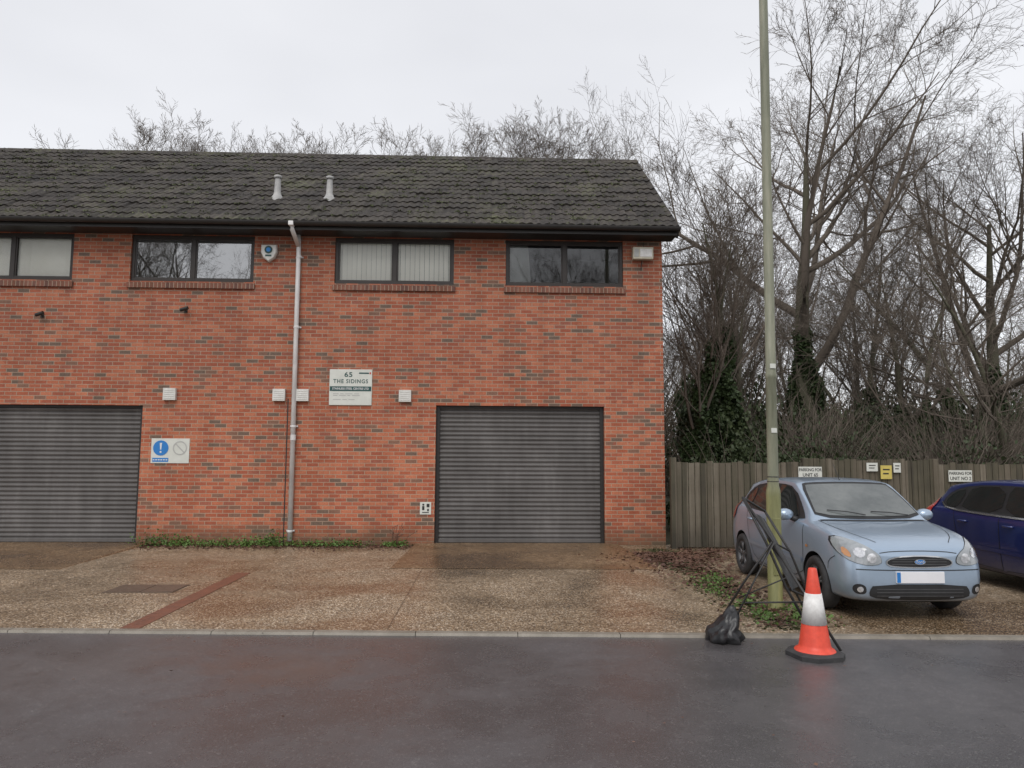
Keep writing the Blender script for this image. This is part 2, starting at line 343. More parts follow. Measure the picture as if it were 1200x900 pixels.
# ------------------------------------------------------------------ ground
D=13.5
def kerb_y(x): return 6.89-0.041*x
g=MB(); g.quad((-300,-300,-0.03),(300,-300,-0.03),(300,400,-0.03),(-300,400,-0.03)); g.obj('ground',MAT_SOIL,kind='structure')
r=MB(); X0,X1=-60,60
r.quad((X0,-14,-0.012),(X1,-14,-0.012),(X1,kerb_y(X1)-0.06,-0.012),(X0,kerb_y(X0)-0.06,-0.012)); r.obj('road',MAT_ROAD,kind='structure')
fo=MB(); fo.quad((X0,kerb_y(X0)+0.06,0),(30,kerb_y(30)+0.06,0),(30,13.6,0),(X0,13.6,0)); fo.obj('forecourt',MAT_FORE,kind='structure')
k=MB(); x=-30.0
while x<30:
    x2=x+0.912
    k.poly([(x,kerb_y(x)-0.062,-0.02),(x2,kerb_y(x2)-0.062,-0.02),(x2,kerb_y(x2)-0.045,0.010),(x,kerb_y(x)-0.045,0.010)])
    k.poly([(x,kerb_y(x)-0.045,0.010),(x2,kerb_y(x2)-0.045,0.010),(x2,kerb_y(x2)+0.045,0.010),(x,kerb_y(x)+0.045,0.010)])
    k.poly([(x,kerb_y(x)+0.045,0.010),(x2,kerb_y(x2)+0.045,0.010),(x2,kerb_y(x2)+0.062,-0.02),(x,kerb_y(x)+0.062,-0.02)])
    x+=0.918
k.obj('kerb',MAT_KERB,kind='structure')
ap=MB()
for a0,a1 in ((-9.9,-5.9),(-1.35,2.45)):
    ap.poly([(a0,10.75,0.004),(a1,10.65,0.004),(a1-0.1,13.6,0.03),(a0+0.1,13.6,0.03)])
    ap.poly([(a1,10.65,0.004),(a1+0.02,10.65,-0.01),(a1-0.05,13.6,-0.01),(a1-0.1,13.6,0.03)])
    ap.poly([(a0,10.75,0.004),(a0-0.02,10.75,-0.01),(a0+0.05,13.6,-0.01),(a0+0.1,13.6,0.03)])
ap.obj('pavement_apron',MAT_APRON,kind='structure')
st=MB(); y=7.10
while y<10.3:
    st.box(-3.35,-3.17,y,y+0.066,-0.01,0.006); y+=0.072
st.obj('path_brick_strip',MAT_PAVER,kind='structure')
mh=MB(); mh.box(-4.42,-3.62,8.88,9.42,-0.01,0.005)
for i in range(2): mh.box(-4.38+i*0.385,-4.38+i*0.385+0.37,8.92,9.38,0.005,0.009)
mh.obj('manhole_cover',MAT_IRON,loc=(-4.02,9.15,0),label='rusty wet iron manhole cover set in concrete forecourt',cat='manhole cover')

# ------------------------------------------------------------------ building
WX0,WX1=-14.0,3.24
B=empty('brick_building',(-5.4,13.5,0),'two-storey red brick industrial unit with mossy tiled roof','building')
doors=[(-9.25,-6.17,0.0,2.46),(-0.93,2.14,0.0,2.50)]
wins=[(-9.76,-7.56),(-6.53,-4.30),(-2.83,-0.64),(0.32,2.51)]
WZ0,WZ1=4.73,5.60
ops=[(a,b,c,d,0.22) for a,b,c,d in doors]+[(a,b,WZ0,WZ1,0.16) for a,b in wins]+[(-13.3,-11.1,WZ0,WZ1,0.16)]
w=MB(); ZT=5.95
xs=sorted({WX0,WX1,*[o[0] for o in ops],*[o[1] for o in ops]}); zs=sorted({-0.1,ZT,*[o[2] for o in ops],*[o[3] for o in ops]})
for i in range(len(xs)-1):
    for j in range(len(zs)-1):
        cx=(xs[i]+xs[i+1])/2; cz=(zs[j]+zs[j+1])/2
        if any(o[0]<cx<o[1] and o[2]<cz<o[3] for o in ops): continue
        w.quad((xs[i],D,zs[j]),(xs[i+1],D,zs[j]),(xs[i+1],D,zs[j+1]),(xs[i],D,zs[j+1]))
for a,b,c,d,dp in ops:
    w.quad((a,D,c),(a,D+dp,c),(a,D+dp,d),(a,D,d)); w.quad((b,D,c),(b,D+dp,c),(b,D+dp,d),(b,D,d))
    w.quad((a,D,d),(b,D,d),(b,D+dp,d),(a,D+dp,d)); w.quad((a,D,c),(b,D,c),(b,D+dp,c),(a,D+dp,c))
for X in (WX0,WX1):
    w.poly([(X,D,-0.1),(X,20.1,-0.1),(X,20.1,ZT),(X,16.8,8.38),(X,D,ZT)])
w.quad((WX0,20.1,-0.1),(WX1,20.1,-0.1),(WX1,20.1,ZT),(WX0,20.1,ZT))
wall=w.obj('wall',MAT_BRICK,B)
ej=MB(); ej.box(-3.605,-3.585,D-0.003,D+0.01,0,2.6); ej.obj('expansion_joint',MAT_BLACK,B)
# roof
ang=math.atan(0.741); cs,sn=math.cos(ang),math.sin(ang)
RX0,RX1=-14.2,3.45; EY,EZ=13.05,5.73; SL=3.75/cs; NC=16; gg=SL/NC
ro=MB(); dx=0.022; nx=int((RX1-RX0)/dx)
vv=[];ff=[]
def RP(x,s,h): return (x,EY+s*cs-h*sn,EZ+s*sn+h*cs)
rr=random.Random(3)
PER=0.15
for kk in range(NC):
    base=len(vv)
    jit=[rr.uniform(-0.010,0.012) for _ in range(200)]; jits=[rr.uniform(-0.014,0.014) for _ in range(200)]
    off_=(kk%2)*PER
    for row,(s,hh) in enumerate(((kk*gg,0.0),(kk*gg-0.004,0.030),(kk*gg+gg*0.5,0.024),((kk+1)*gg+0.02,0.012))):
        for i in range(nx+1):
            x=RX0+i*dx; ph=(x+off_)/PER
            c=0.5+0.5*math.cos(2*math.pi*ph); h=0.023*c+hh
            ti=int((x-RX0+off_)/(PER*2))%200
            if row==0: h=0.023*c*0.3; s2=s+jits[ti]
            else:
                h+=jit[ti]; s2=s+(jits[ti] if row==1 else 0)
            vv.append(RP(x,s2,h))
    for row in range(3):
        for i in range(nx):
            a=base+row*(nx+1)+i; ff.append((a,a+1,a+nx+2,a+nx+1))
ro.v=vv; ro.f=ff; ro.m=[0]*len(ff)
ro.quad((RX0,16.8,8.49),(RX1,16.8,8.49),(RX1,20.55,5.72),(RX0,20.55,5.72))
roof=ro.obj('roof',MAT_TILE,B)
rc=MB(); x=RX0
while x<RX1-0.05:
    x2=min(x+0.40,RX1+0.01); n=8; b0=len(rc.v)
    for xx,rr_ in ((x,0.118),(x2+0.01,0.112)):
        for j in range(n+1):
            t=math.pi*j/n; rc.v.append((xx,16.8+rr_*math.cos(t),8.43+rr_*math.sin(t)))
    for j in range(n): rc.f.append((b0+j,b0+j+1,b0+n+2+j,b0+n+1+j)); rc.m.append(0)
    x+=0.40
rc.obj('ridge_tiles',MAT_TILE,roof)
# moss cushions lodged in the tile troughs
R_=random.Random(41); C=[]
for _ in range(1100):
    x=R_.uniform(RX0,RX1-0.1) if R_.random()<0.5 else min(RX1-0.1,R_.choice((-9.5,-6.0,-1.5,1.2))+R_.gauss(0,1.0)); kk=R_.randrange(NC); s=kk*gg+R_.choice((-0.01,0.02,R_.uniform(0,gg)))
    for _2 in range(R_.randint(3,10)):
        C.append(RP(x+R_.gauss(0,0.025),s+R_.gauss(0,0.014),0.042+R_.uniform(0,0.02)))
MOSSC=C
vb=MB()
def slopebox(x0,x1,s0,s1,h0,h1,front=True):
    P=[]
    for s,h in ((s0,h0),(s1,h0),(s1,h1),(s0,h1)):
        y=EY+s*cs-h*sn; z=EZ+s*sn+h*cs
        if not front: y=33.6-y
        P.append((y,z))
    n=len(vb.v); vb.v+=[(x0,*p) for p in P]+[(x1,*p) for p in P]
    for f in [(0,1,2,3),(7,6,5,4),(0,4,5,1),(1,5,6,2),(2,6,7,3),(3,7,4,0)]: vb.f.append(tuple(n+i for i in f)); vb.m.append(0)
for fr in (True,False): slopebox(RX1-0.02,RX1+0.015,0,SL,-0.19,0.03,fr)
vb.obj('bargeboard',MAT_BLACK,B)
fs=MB(); fs.box(RX0,RX1-0.025,13.12,D-0.002,5.605,5.67); fs.box(RX0,RX1-0.025,13.09,13.118,5.605,5.74)
fs.obj('fascia',MAT_BLACK,B)
gu=MB(); n=10; b0=0
for xx in (RX0,RX1+0.02):
    for j in range(n+1):
        t=math.pi+math.pi*j/n; gu.v.append((xx,13.02+0.06*math.cos(t),5.735+0.075*math.sin(t)))
    for j in range(n,-1,-1):
        t=math.pi+math.pi*j/n; gu.v.append((xx,13.02+0.053*math.cos(t),5.735+0.068*math.sin(t)))
q=2*(n+1)
for j in range(q): gu.f.append((j,(j+1)%q,q+(j+1)%q,q+j)); gu.m.append(0)
gu.f.append(tuple(range(n+1))); gu.m.append(0); gu.f.append(tuple(range(q,q+n+1))); gu.m.append(0)
gu.obj('gutter',MAT_BLACK,B,smooth=False)
for vx in (-4.1,-3.1):
    v=MB(); by=14.12; bz=EZ+(by-EY)*0.741
    v.lathe([(0.13,-0.12),(0.11,0.03),(0.08,0.07),(0.065,0.12),(0.055,0.38),(0.055,0.41),(0.072,0.41),(0.072,0.46),(0.05,0.47),(0.0,0.47)],(vx,by,bz),16)
    v.obj('roof_vent',MAT_LEAD,roof,smooth=True)
# windows
for i,(a,b) in enumerate(wins+[(-13.3,-11.1)]):
    gl=MB(); y=D+0.075
    m_=(a+b)/2; fw=0.055
    for p,q_ in ((a+fw,m_-0.03),(m_+0.03,b-fw)): gl.quad((p,y,WZ0+0.05),(q_,y,WZ0+0.05),(q_,y,WZ1-0.05),(p,y,WZ1-0.05))
    win=gl.obj('window',(MAT_GLASS,MAT_GLASSR,MAT_GLASS,MAT_GLASSD,MAT_GLASS)[i],B)
    f=MB()
    f.box(a,b,D+0.04,D+0.11,WZ0,WZ0+0.055); f.box(a,b,D+0.04,D+0.11,WZ1-0.06,WZ1)
    f.box(a,a+fw,D+0.042,D+0.108,WZ0+0.055,WZ1-0.06); f.box(b-fw,b,D+0.042,D+0.108,WZ0+0.055,WZ1-0.06); f.box(m_-0.035,m_+0.035,D+0.042,D+0.108,WZ0+0.055,WZ1-0.06)
    for p,q_ in ((a+fw,m_-0.035),(m_+0.035,b-fw)):
        for zz in (WZ0+0.055,WZ1-0.085): f.box(p,q_,D+0.052,D+0.1,zz,zz+0.025)
        f.box(p,p+0.025,D+0.054,D+0.098,WZ0+0.08,WZ1-0.085); f.box(q_-0.025,q_,D+0.054,D+0.098,WZ0+0.08,WZ1-0.085)
    f.obj('frame',MAT_FRAME,win,bevel=0.003)
    s=MB(); n0=0
    P=[(D-0.045,4.60),(D+0.05,4.60),(D+0.05,WZ0-0.002),(D-0.045,WZ0-0.035)]
    s.v=[(a-0.03,*p) for p in P]+[(b+0.03,*p) for p in P]
    s.f=[(0,1,2,3),(7,6,5,4),(0,4,5,1),(1,5,6,2),(2,6,7,3),(3,7,4,0)]; s.m=[0]*6
    s.obj('sill',MAT_SILL,win)
    rm=MB(); Y2=D+1.4
    rm.quad((a,Y2,WZ0),(b,Y2,WZ0),(b,Y2,WZ1),(a,Y2,WZ1)); rm.quad((a,D+0.16,WZ0),(a,Y2,WZ0),(a,Y2,WZ1),(a,D+0.16,WZ1)); rm.quad((b,D+0.16,WZ0),(b,Y2,WZ0),(b,Y2,WZ1),(b,D+0.16,WZ1))
    rm.quad((a,D+0.16,WZ0),(b,D+0.16,WZ0),(b,Y2,WZ0),(a,Y2,WZ0)); rm.quad((a,D+0.16,WZ1),(b,D+0.16,WZ1),(b,Y2,WZ1),(a,Y2,WZ1))
    rm.obj('room',MAT_ROOM,win)
    if i in (0,2,4):
        bl=MB(); x=a+0.03; t=0
        while x<b-0.05:
            sl=0.083
            z1=WZ1-0.03; z0=WZ0+0.085+rr.uniform(0,0.012); tw=rr.uniform(0.012,0.028)
            bl.quad((x,D+0.113,z0),(x+sl,D+0.113+tw,z0),(x+sl,D+0.113+tw,z1),(x,D+0.113,z1)); x+=0.0895
        bl.obj('blind',MAT_BLIND,win)
    if i==1:
        bl=MB(); bl.quad((a+0.02,D+0.15,WZ0+0.03),(b-0.02,D+0.15,WZ0+0.03),(b-0.02,D+0.15,WZ1-0.02),(a+0.02,D+0.15,WZ1-0.02)); bl.obj('blind',MAT_ROOM2,win)
    if i==3:
        bl=MB(); bl.quad((a+0.02,D+0.15,WZ0+0.03),(a+0.48,D+0.15,WZ0+0.03),(a+0.42,D+0.15,WZ1-0.03),(a+0.02,D+0.15,WZ1-0.03)); bl.obj('curtain',MAT_ROOM2,win)
# roller doors
for i,(a,b,c,d) in enumerate(doors):
    rd=MB(); P=[]; z=c+0.10; pitch_=0.080; yb=D+0.13
    while z<d:
        for t,off in ((0,0.0),(0.12,0.008),(0.3,-0.006),(0.55,-0.013),(0.8,-0.009),(0.94,0.003)):
            P.append((yb+off,z+t*pitch_))
        z+=pitch_
    n=len(P); rd.v=[(a+0.05,*p) for p in P]+[(b-0.05,*p) for p in P]
    rd.f=[(j,j+1,n+j+1,n+j) for j in range(n-1)]; rd.m=[0]*(n-1)
    dr=rd.obj('roller_door',MAT_SHUT,B)
    bb=MB(); bb.box(a+0.05,b-0.05,yb-0.03,yb+0.02,c+0.035,c+0.105); bb.obj('bottom_rail',MAT_SHUT,dr,bevel=0.006)
    gd=MB(); gd.box(a,a+0.07,yb-0.045,yb+0.05,c,d); gd.box(b-0.07,b,yb-0.045,yb+0.05,c,d); gd.box(a+0.07,b-0.07,yb-0.04,yb+0.05,d-0.045,d); gd.obj('guide_rail',MAT_BLACK,dr,bevel=0.004)
    bk=MB(); bk.quad((a,D+0.22,c),(b,D+0.22,c),(b,D+0.22,d),(a,D+0.22,d)); bk.obj('inner_lining',MAT_BLACK,dr)
# downpipe
dp=MB(); px=-3.47
dp.tube([(px-0.02,D-0.07,5.66),(px-0.01,D-0.06,5.3),(px,D-0.055,0.08)],0.042,12)
dp.tube([(px-0.045,13.04,5.70),(px-0.04,13.05,5.60),(px-0.015,D-0.07,5.40)],0.040,12)
for z in (0.25,2.1,3.9,5.2): dp.lathe([(0.05,-0.02),(0.053,0),(0.05,0.02)],(px,D-0.056,z),12); dp.box(px-0.07,px+0.07,D-0.02,D,z-0.015,z+0.015)
dp.lathe([(0.05,-0.05),(0.05,0.05)],(px,D-0.056,1.9),12)
dp.obj('downpipe',MAT_PIPE,B,smooth=True)
hp=MB(); hp.box(px-0.09,px-0.0,12.955,13.08,5.65,5.73); hp.obj('gutter_outlet',MAT_PIPE,B,bevel=0.01)
for vx in (-5.69,-3.75,-3.33,-1.49):
    v=MB(); v.box(vx-0.11,vx+0.11,D-0.07,D,2.555,2.77)
    for t in range(5): v.box(vx-0.09,vx+0.09,D-0.074,D-0.07,2.58+t*0.036,2.598+t*0.036)
    v.obj('vent_cover',MAT_WHITE,B,bevel=0.006)
cb=MB(); cb.tube([(2.86,D-0.012,5.2),(2.84,D-0.012,5.05),(2.90,D-0.012,5.58)],0.006,5); cb.obj('cable',MAT_BLACK,B)

E=empty('alarm_box',(-4.02,D,5.13),'white shield shaped alarm box with dark blue emblem','alarm box')
a_=MB(); pts=[(-0.14,0.29),(0.14,0.29),(0.145,0.15),(0.10,0.045),(0,-0.03),(-0.10,0.045),(-0.145,0.15)]
for d0,d1,sc in ((D,D-0.06,1.0),(D-0.06,D-0.085,0.9)):
    n=len(pts); b0=len(a_.v)
    cz=0.15
    a_.v+=[(-4.02+p[0],d0,5.13+p[1]) for p in pts]+[(-4.02+p[0]*sc,d1,5.13+cz+(p[1]-cz)*sc) for p in pts]
    for j in range(n): a_.f.append((b0+j,b0+(j+1)%n,b0+n+(j+1)%n,b0+n+j)); a_.m.append(0)
    a_.f.append(tuple(b0+n+j for j in range(n))); a_.m.append(0)
a_.obj('housing',MAT_WHITE,E,bevel=0.004)
em=MB(); em.lathe([(0,0),(0.072,0.0),(0.072,0.006)],(-4.02,D-0.096,5.32),16,'Y'); em.obj('emblem',MAT_SIGNG,E)
em=MB(); em.box(-4.075,-3.965,D-0.094,D-0.087,5.20,5.228); em.obj('emblem',MAT_SIGNG,E)
em=MB(); em.lathe([(0,0),(0.04,0),(0.04,0.004)],(-4.02,D-0.101,5.32),12,'Y'); em.obj('emblem',MAT_BLUE,E)
E=empty('security_light',(2.86,D,5.22),'cream boxy security floodlight on brick wall','light')
l=MB(); l.box(2.67,3.05,D-0.15,D-0.03,5.23,5.46); l.box(2.70,2.80,D-0.03,D,5.3,5.42); l.obj('housing',MAT_CREAM,E,bevel=0.015)
l=MB(); l.box(2.80,3.02,D-0.158,D-0.151,5.27,5.42); l.obj('lens',MAT_REFL,E,bevel=0.004)
l=MB(); l.box(2.69,2.78,D-0.158,D-0.151,5.27,5.42); l.obj('sensor',MAT_GREY,E)
for cx,cz in ((-8.04,4.07),(-5.49,4.19)):
    E=empty('security_camera',(cx,D,cz),'small dark camera on bracket fixed to brick wall','camera','cameras on the brick wall')
    c=MB(); c.box(cx-0.03,cx+0.03,D-0.012,D,cz-0.04,cz+0.04); c.tube([(cx,D-0.01,cz),(cx,D-0.09,cz+0.01)],0.012,8); c.obj('bracket',MAT_BLACK,E)
    c=MB(); c.tube([(cx-0.06,D-0.10,cz-0.01),(cx+0.08,D-0.12,cz+0.03)],0.032,10); c.obj('body',MAT_BLACK,E,smooth=False)
E=empty('wall_sign',(-2.48,D,2.49),'white company board with green lettering and dark band','sign')
s=MB(); s.box(-2.86,-2.095,D-0.02,D,2.49,3.14); s.obj('board',MAT_SIGNW,E,bevel=0.003)
s=MB(); s.box(-2.85,-2.105,D-0.024,D-0.0202,2.745,2.83); s.obj('band',MAT_SIGNG,E)
text('65',0.12,-2.52,D-0.022,3.04,MAT_SIGNG,E,sx=1.2,bold=0.002,sp=1.1)
text('THE SIDINGS',0.10,-2.478,D-0.022,2.92,MAT_SIGNG,E,sx=0.92,bold=0.0018,sp=1.2)
text('STAINLESS STEEL CENTRE LTD',0.052,-2.478,D-0.025,2.787,MAT_PWHITE,E,sx=0.93,bold=0.001)
s=MB(); s.box(-2.33,-2.15,D-0.0225,D-0.0202,3.06,3.085); s.obj('mark',MAT_SIGNG,E)
s=MB(); s.box(-2.14,-2.115,D-0.0225,D-0.0202,3.055,3.09); s.obj('mark',MAT_RED,E)
s=MB()
for z,ws in ((2.69,(0.10,0.06,0.13,0.09)),(2.66,(0.08,0.12,0.05,0.14)),(2.585,(0.14,0.08,0.11))):
    x=-2.79
    for q_ in ws: s.box(x,x+q_,D-0.0225,D-0.0202,z,z+0.012); x+=q_+0.03
s.obj('small_print',MAT_GREY,E)
E=empty('safety_notice',(-5.645,D,1.43),'small white notice with blue exclamation circle and faded symbol','sign')
s=MB(); s.box(-5.98,-5.31,D-0.012,D,1.43,1.87); s.obj('board',MAT_SIGNW,E,bevel=0.002)
s=MB(); s.lathe([(0,0),(0.135,0),(0.135,0.004)],(-5.81,D-0.017,1.70),24,'Y'); s.obj('symbol',MAT_BLUE,E)
s=MB(); s.box(-5.95,-5.67,D-0.016,D-0.0125,1.455,1.525); s.obj('band',MAT_BLUE,E)
s=MB(); s.poly([(-5.83,D-0.019,1.79),(-5.79,D-0.019,1.79),(-5.80,D-0.019,1.67),(-5.82,D-0.019,1.67)]); s.lathe([(0,0),(0.018,0)],(-5.81,D-0.019,1.63),10,'Y')
s.obj('exclamation_mark',MAT_PWHITE,E)
s=MB()
for t in range(6): s.box(-5.94+t*0.045,-5.91+t*0.045,D-0.019,D-0.0165,1.48,1.50)
s.obj('small_print',MAT_PWHITE,E)
s=MB(); s.lathe([(0.105,0),(0.105,-0.003),(0.125,-0.003),(0.125,0)],(-5.475,D-0.0125,1.70),24,'Y')
s.box(-0.11,0.11,-0.003,0,-0.01,0.01,mat=Matrix.Translation((-5.475,D-0.0130,1.70))@Matrix.Rotation(math.radians(45),4,'Y'))
s.obj('faded_symbol',MAT_GREY,E)
E=empty('door_notice',(-1.085,D,0.55),'tiny white notice with black pictograms beside shutter','sign')
s=MB(); s.box(-1.19,-0.99,D-0.012,D,0.54,0.76); s.obj('board',MAT_SIGNW,E,bevel=0.002)
s=MB(); s.lathe([(0,0),(0.02,0)],(-1.13,D-0.014,0.715),8,'Y'); s.box(-1.15,-1.11,D-0.015,D-0.0125,0.62,0.69); s.box(-1.07,-1.02,D-0.015,D-0.0125,0.67,0.73); s.box(-1.15,-1.03,D-0.015,D-0.0125,0.57,0.585); s.box(-1.06,-1.03,D-0.015,D-0.0125,0.60,0.64); s.obj('pictogram',MAT_INK,E)

# ------------------------------------------------------------------ fence
FY=13.05
F=empty('wooden_fence',(3.3,FY,0),'weathered dark close-board wooden fence with posts','fence')
x=3.28; pi=0
while x<22:
    p=MB(); xe=x+2.35; xx=x+0.05
    up=0.06 if pi==1 else 0.0
    while xx<xe-0.06:
        h=1.50+up+rr.uniform(-0.022,0.022); dy=rr.uniform(-0.006,0.006)
        p.box(xx,xx+0.100,FY-0.012+dy,FY+0.006+dy,0.03,h); xx+=0.11
    for z in (0.3,1.2): p.box(x+0.05,xe-0.05,FY+0.012,FY+0.06,z,z+0.08)
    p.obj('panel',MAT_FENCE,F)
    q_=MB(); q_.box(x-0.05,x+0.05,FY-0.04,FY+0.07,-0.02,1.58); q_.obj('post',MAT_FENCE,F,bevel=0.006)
    x=xe; pi+=1
for sx_,sz_,wd,l1,l2 in ((5.70,1.33,0.42,'PARKING FOR','UNIT 65'),(8.40,1.28,0.42,'PARKING FOR','UNIT NO 2')):
    E=empty('parking_sign',(sx_,FY-0.016,sz_-0.1),'white parking plate with black lettering on fence','sign','parking plates on the fence')
    s=MB(); s.box(sx_-wd/2,sx_+wd/2,FY-0.06,FY-0.041,sz_-0.10,sz_+0.10); s.obj('board',MAT_SIGNW,E,bevel=0.002)
    text(l1,0.075,sx_,FY-0.062,sz_+0.045,MAT_INK,E,sx=0.85,bold=0.001); text(l2,0.085,sx_,FY-0.062,sz_-0.045,MAT_INK,E,sx=0.9,bold=0.001)
for sx_,sz_,a,b,mt,lb in ((6.82,1.43,0.20,0.15,MAT_SIGNW,'small white weathered plate fixed near fence top'),(7.07,1.34,0.20,0.24,MAT_YEL,'yellow warning plate fixed to fence post'),(7.27,1.42,0.13,0.17,MAT_SIGNW,'small cream notice fixed near fence top')):
    E=empty('fence_notice',(sx_,FY-0.016,sz_-b/2),lb,'sign')
    s=MB(); s.box(sx_-a/2,sx_+a/2,FY-0.05,FY-0.035,sz_-b/2,sz_+b/2); s.obj('board',mt,E,bevel=0.002)
    s=MB(); s.box(sx_-a*0.3,sx_+a*0.3,FY-0.053,FY-0.0505,sz_+b*0.15,sz_+b*0.25); s.box(sx_-a*0.3,sx_+a*0.2,FY-0.053,FY-0.0505,sz_-b*0.15,sz_-b*0.05); s.obj('print',MAT_INK,E)

# ------------------------------------------------------------------ lamp post
PX,PY=3.08,7.98
E=empty('street_lamp',(PX,PY,0),'tall green-stained steel lamp post beside parked car','street lamp')
p=MB(); p.lathe([(0.082,-0.02),(0.082,0.015),(0.076,0.025),(0.076,1.20),(0.073,1.24),(0.060,1.29),(0.058,1.4),(0.056,2.45),(0.061,2.46),(0.061,2.50),(0.055,2.51),(0.050,6.0),(0.045,8.0),(0.0,8.02)],(PX,PY,0),28)
p.obj('column',MAT_POST,E,smooth=True)
p=MB(); p.box(PX-0.04,PX+0.04,PY-0.082,PY-0.06,0.35,0.95); p.obj('door',MAT_POST,E,bevel=0.006)
p=MB(); p.tube([(PX,PY,7.9),(PX,PY-0.3,8.12),(PX,PY-0.9,8.2)],0.025,10); p.obj('bracket',MAT_POST,E,smooth=True)
p=MB(); p.box(PX-0.13,PX+0.13,PY-1.5,PY-0.85,8.15,8.27); p.obj('lantern',MAT_GREY,E,bevel=0.04)
for z in (2.56,1.86):
    p=MB(); p.box(PX-0.03,PX+0.03,PY-0.064,PY-0.052,z,z+0.05); p.obj('tag',MAT_SIGNW,E)
p=MB()
for z in (1.33,1.38): p.lathe([(0.058,0),(0.063,0.006),(0.058,0.012)],(PX,PY,z),20)
p.obj('band',MAT_BLACK,E)
E.rotation_euler=(0,math.radians(0.45),0)

# ------------------------------------------------------------------ traffic cone
CX,CY=2.68,6.13; cz=-0.012
E=empty('traffic_cone',(CX,CY,cz),'orange and white traffic cone with black base on road','traffic cone')
c=MB()
half=0.20; ch=0.09
oc=[(half,-half+ch),(half,half-ch),(half-ch,half),(-half+ch,half),(-half,half-ch),(-half,-half+ch),(-half+ch,-half),(half-ch,-half)]
rot=Matrix.Rotation(math.radians(12),2)
for sc,z in ((1,0),(1,0.035),(0.88,0.05),(0.5,0.055)):
    for a,b in oc:
        q_=rot@Vector((a*sc,b*sc)); c.v.append((CX+q_.x,CY+q_.y,cz+z))
for i in range(3):
    for j in range(8): c.f.append((i*8+j,i*8+(j+1)%8,i*8+8+(j+1)%8,i*8+8+j)); c.m.append(0)
c.obj('base',MAT_RUBBER,E)
c=MB(); c.lathe([(0.165,0.045),(0.155,0.062),(0.130,0.075),(0.122,0.10),(0.098,0.255),(0.094,0.27),(0.060,0.50),(0.060,0.515),(0.034,0.695),(0.028,0.705),(0.020,0.70),(0.018,0.6)],(CX,CY,cz),32); c.obj('cone',MAT_ORANGE,E,smooth=True)
c=MB(); c.lathe([(0.097,0.262),(0.1005,0.262),(0.0655,0.505),(0.061,0.505)],(CX,CY,cz),32); c.obj('reflective_sleeve',MAT_REFL,E,smooth=True)

# ------------------------------------------------------------------ folded sign frame + sandbag
E=empty('folding_sign_frame',(2.6,6.8,0),'black folding road sign frame leaning against lamp post','sign frame')
c=MB()
A=Vector((2.40,6.95,1.22)); Bp=Vector((2.68,7.15,1.08)); Cc=Vector((3.00,6.95,0.30)); Dd=Vector((2.72,6.78,0.42))
T=c.tube
T([A,Bp],0.012,8); T([A,Vector((2.58,6.85,0.80)),Dd,Vector((2.84,6.7,0.16))],0.013,8); T([Bp,Vector((2.88,7.05,0.70)),Cc],0.012,8); T([Dd,Cc],0.010,8)
T([Vector((2.60,6.86,0.84)),Vector((2.86,7.05,0.72))],0.009,8)
T([Vector((2.40,6.95,1.22)),Vector((2.62,6.80,0.82)),Vector((2.06,6.52,0.02))],0.013,8)
T([Vector((2.62,6.80,0.84)),Vector((2.40,7.0,0.42)),Vector((2.22,7.2,0.02))],0.011,8)
T([Vector((2.60,6.85,0.86)),Vector((2.95,6.25,0.0))],0.012,8)
T([Vector((2.64,6.8,0.80)),Vector((2.82,6.9,0.42)),Vector((3.05,6.95,0.02))],0.011,8)
T([Vector((2.28,6.62,0.32)),Vector((2.80,6.55,0.34))],0.008,6)
T([Vector((2.34,6.95,0.30)),Vector((2.70,6.72,0.52))],0.007,6)
c.obj('leg_frame',MAT_FRAMEBLK,E,smooth=True)
c=MB(); nn=10
def S(u,v):
    a0=Vector((2.50,6.9,1.08)); a1=Vector((2.62,7.0,1.02)); b0=Vector((2.76,6.76,0.40)); b1=Vector((2.92,6.95,0.42))
    p=(a0*(1-u)+a1*u)*(1-v)+(b0*(1-u)+b1*u)*v
    return p+Vector((0.03,-0.04,-0.05))*math.sin(math.pi*u)*math.sin(math.pi*v)+Vector((0,0.012,0.0))*math.sin(9*u+5*v)
for i in range(nn):
    for j in range(nn):
        c.quad(S(i/nn,j/nn),S((i+1)/nn,j/nn),S((i+1)/nn,(j+1)/nn),S(i/nn,(j+1)/nn))
c.obj('folded_fabric',MAT_FRAMEBLK,E,smooth=True)
def blob(name,rad,seed,mat,loc,label,cat):
    from mathutils import noise as mn
    bm=bmesh.new(); bmesh.ops.create_icosphere(bm,subdivisions=4,radius=1)
    for v in bm.verts:
        p=v.co.copy(); d=1+0.34*mn.noise(p*1.9+Vector((seed,0,0)))+0.18*mn.noise(p*4+Vector((seed,3,0)))+0.06*mn.noise(p*11)
        q_=Vector((p.x*rad[0]*d,p.y*rad[1]*d,p.z*rad[2]*d))
        if p.z<-0.4: q_.z=-0.4*rad[2]+(q_.z+0.4*rad[2])*0.12
        if p.z>0.25:
            t=(p.z-0.25)/0.75; q_.x=q_.x*(1-0.5*t)+0.10*t; q_.y*=1-0.6*t; q_.z+=0.06*t*t
        v.co=q_
    me=bpy.data.meshes.new(name); bm.to_mesh(me); bm.free(); me.materials.append(mat)
    me.polygons.foreach_set('use_smooth',[True]*len(me.polygons))
    o=bpy.data.objects.new(name,me); COL.objects.link(o); o.location=loc; tag(o,label,cat); return o
blob('sandbag',(0.14,0.15,0.17),2.0,MAT_BAG,(2.10,6.64,0.055),'black plastic ballast bag on sign frame foot','sandbag')

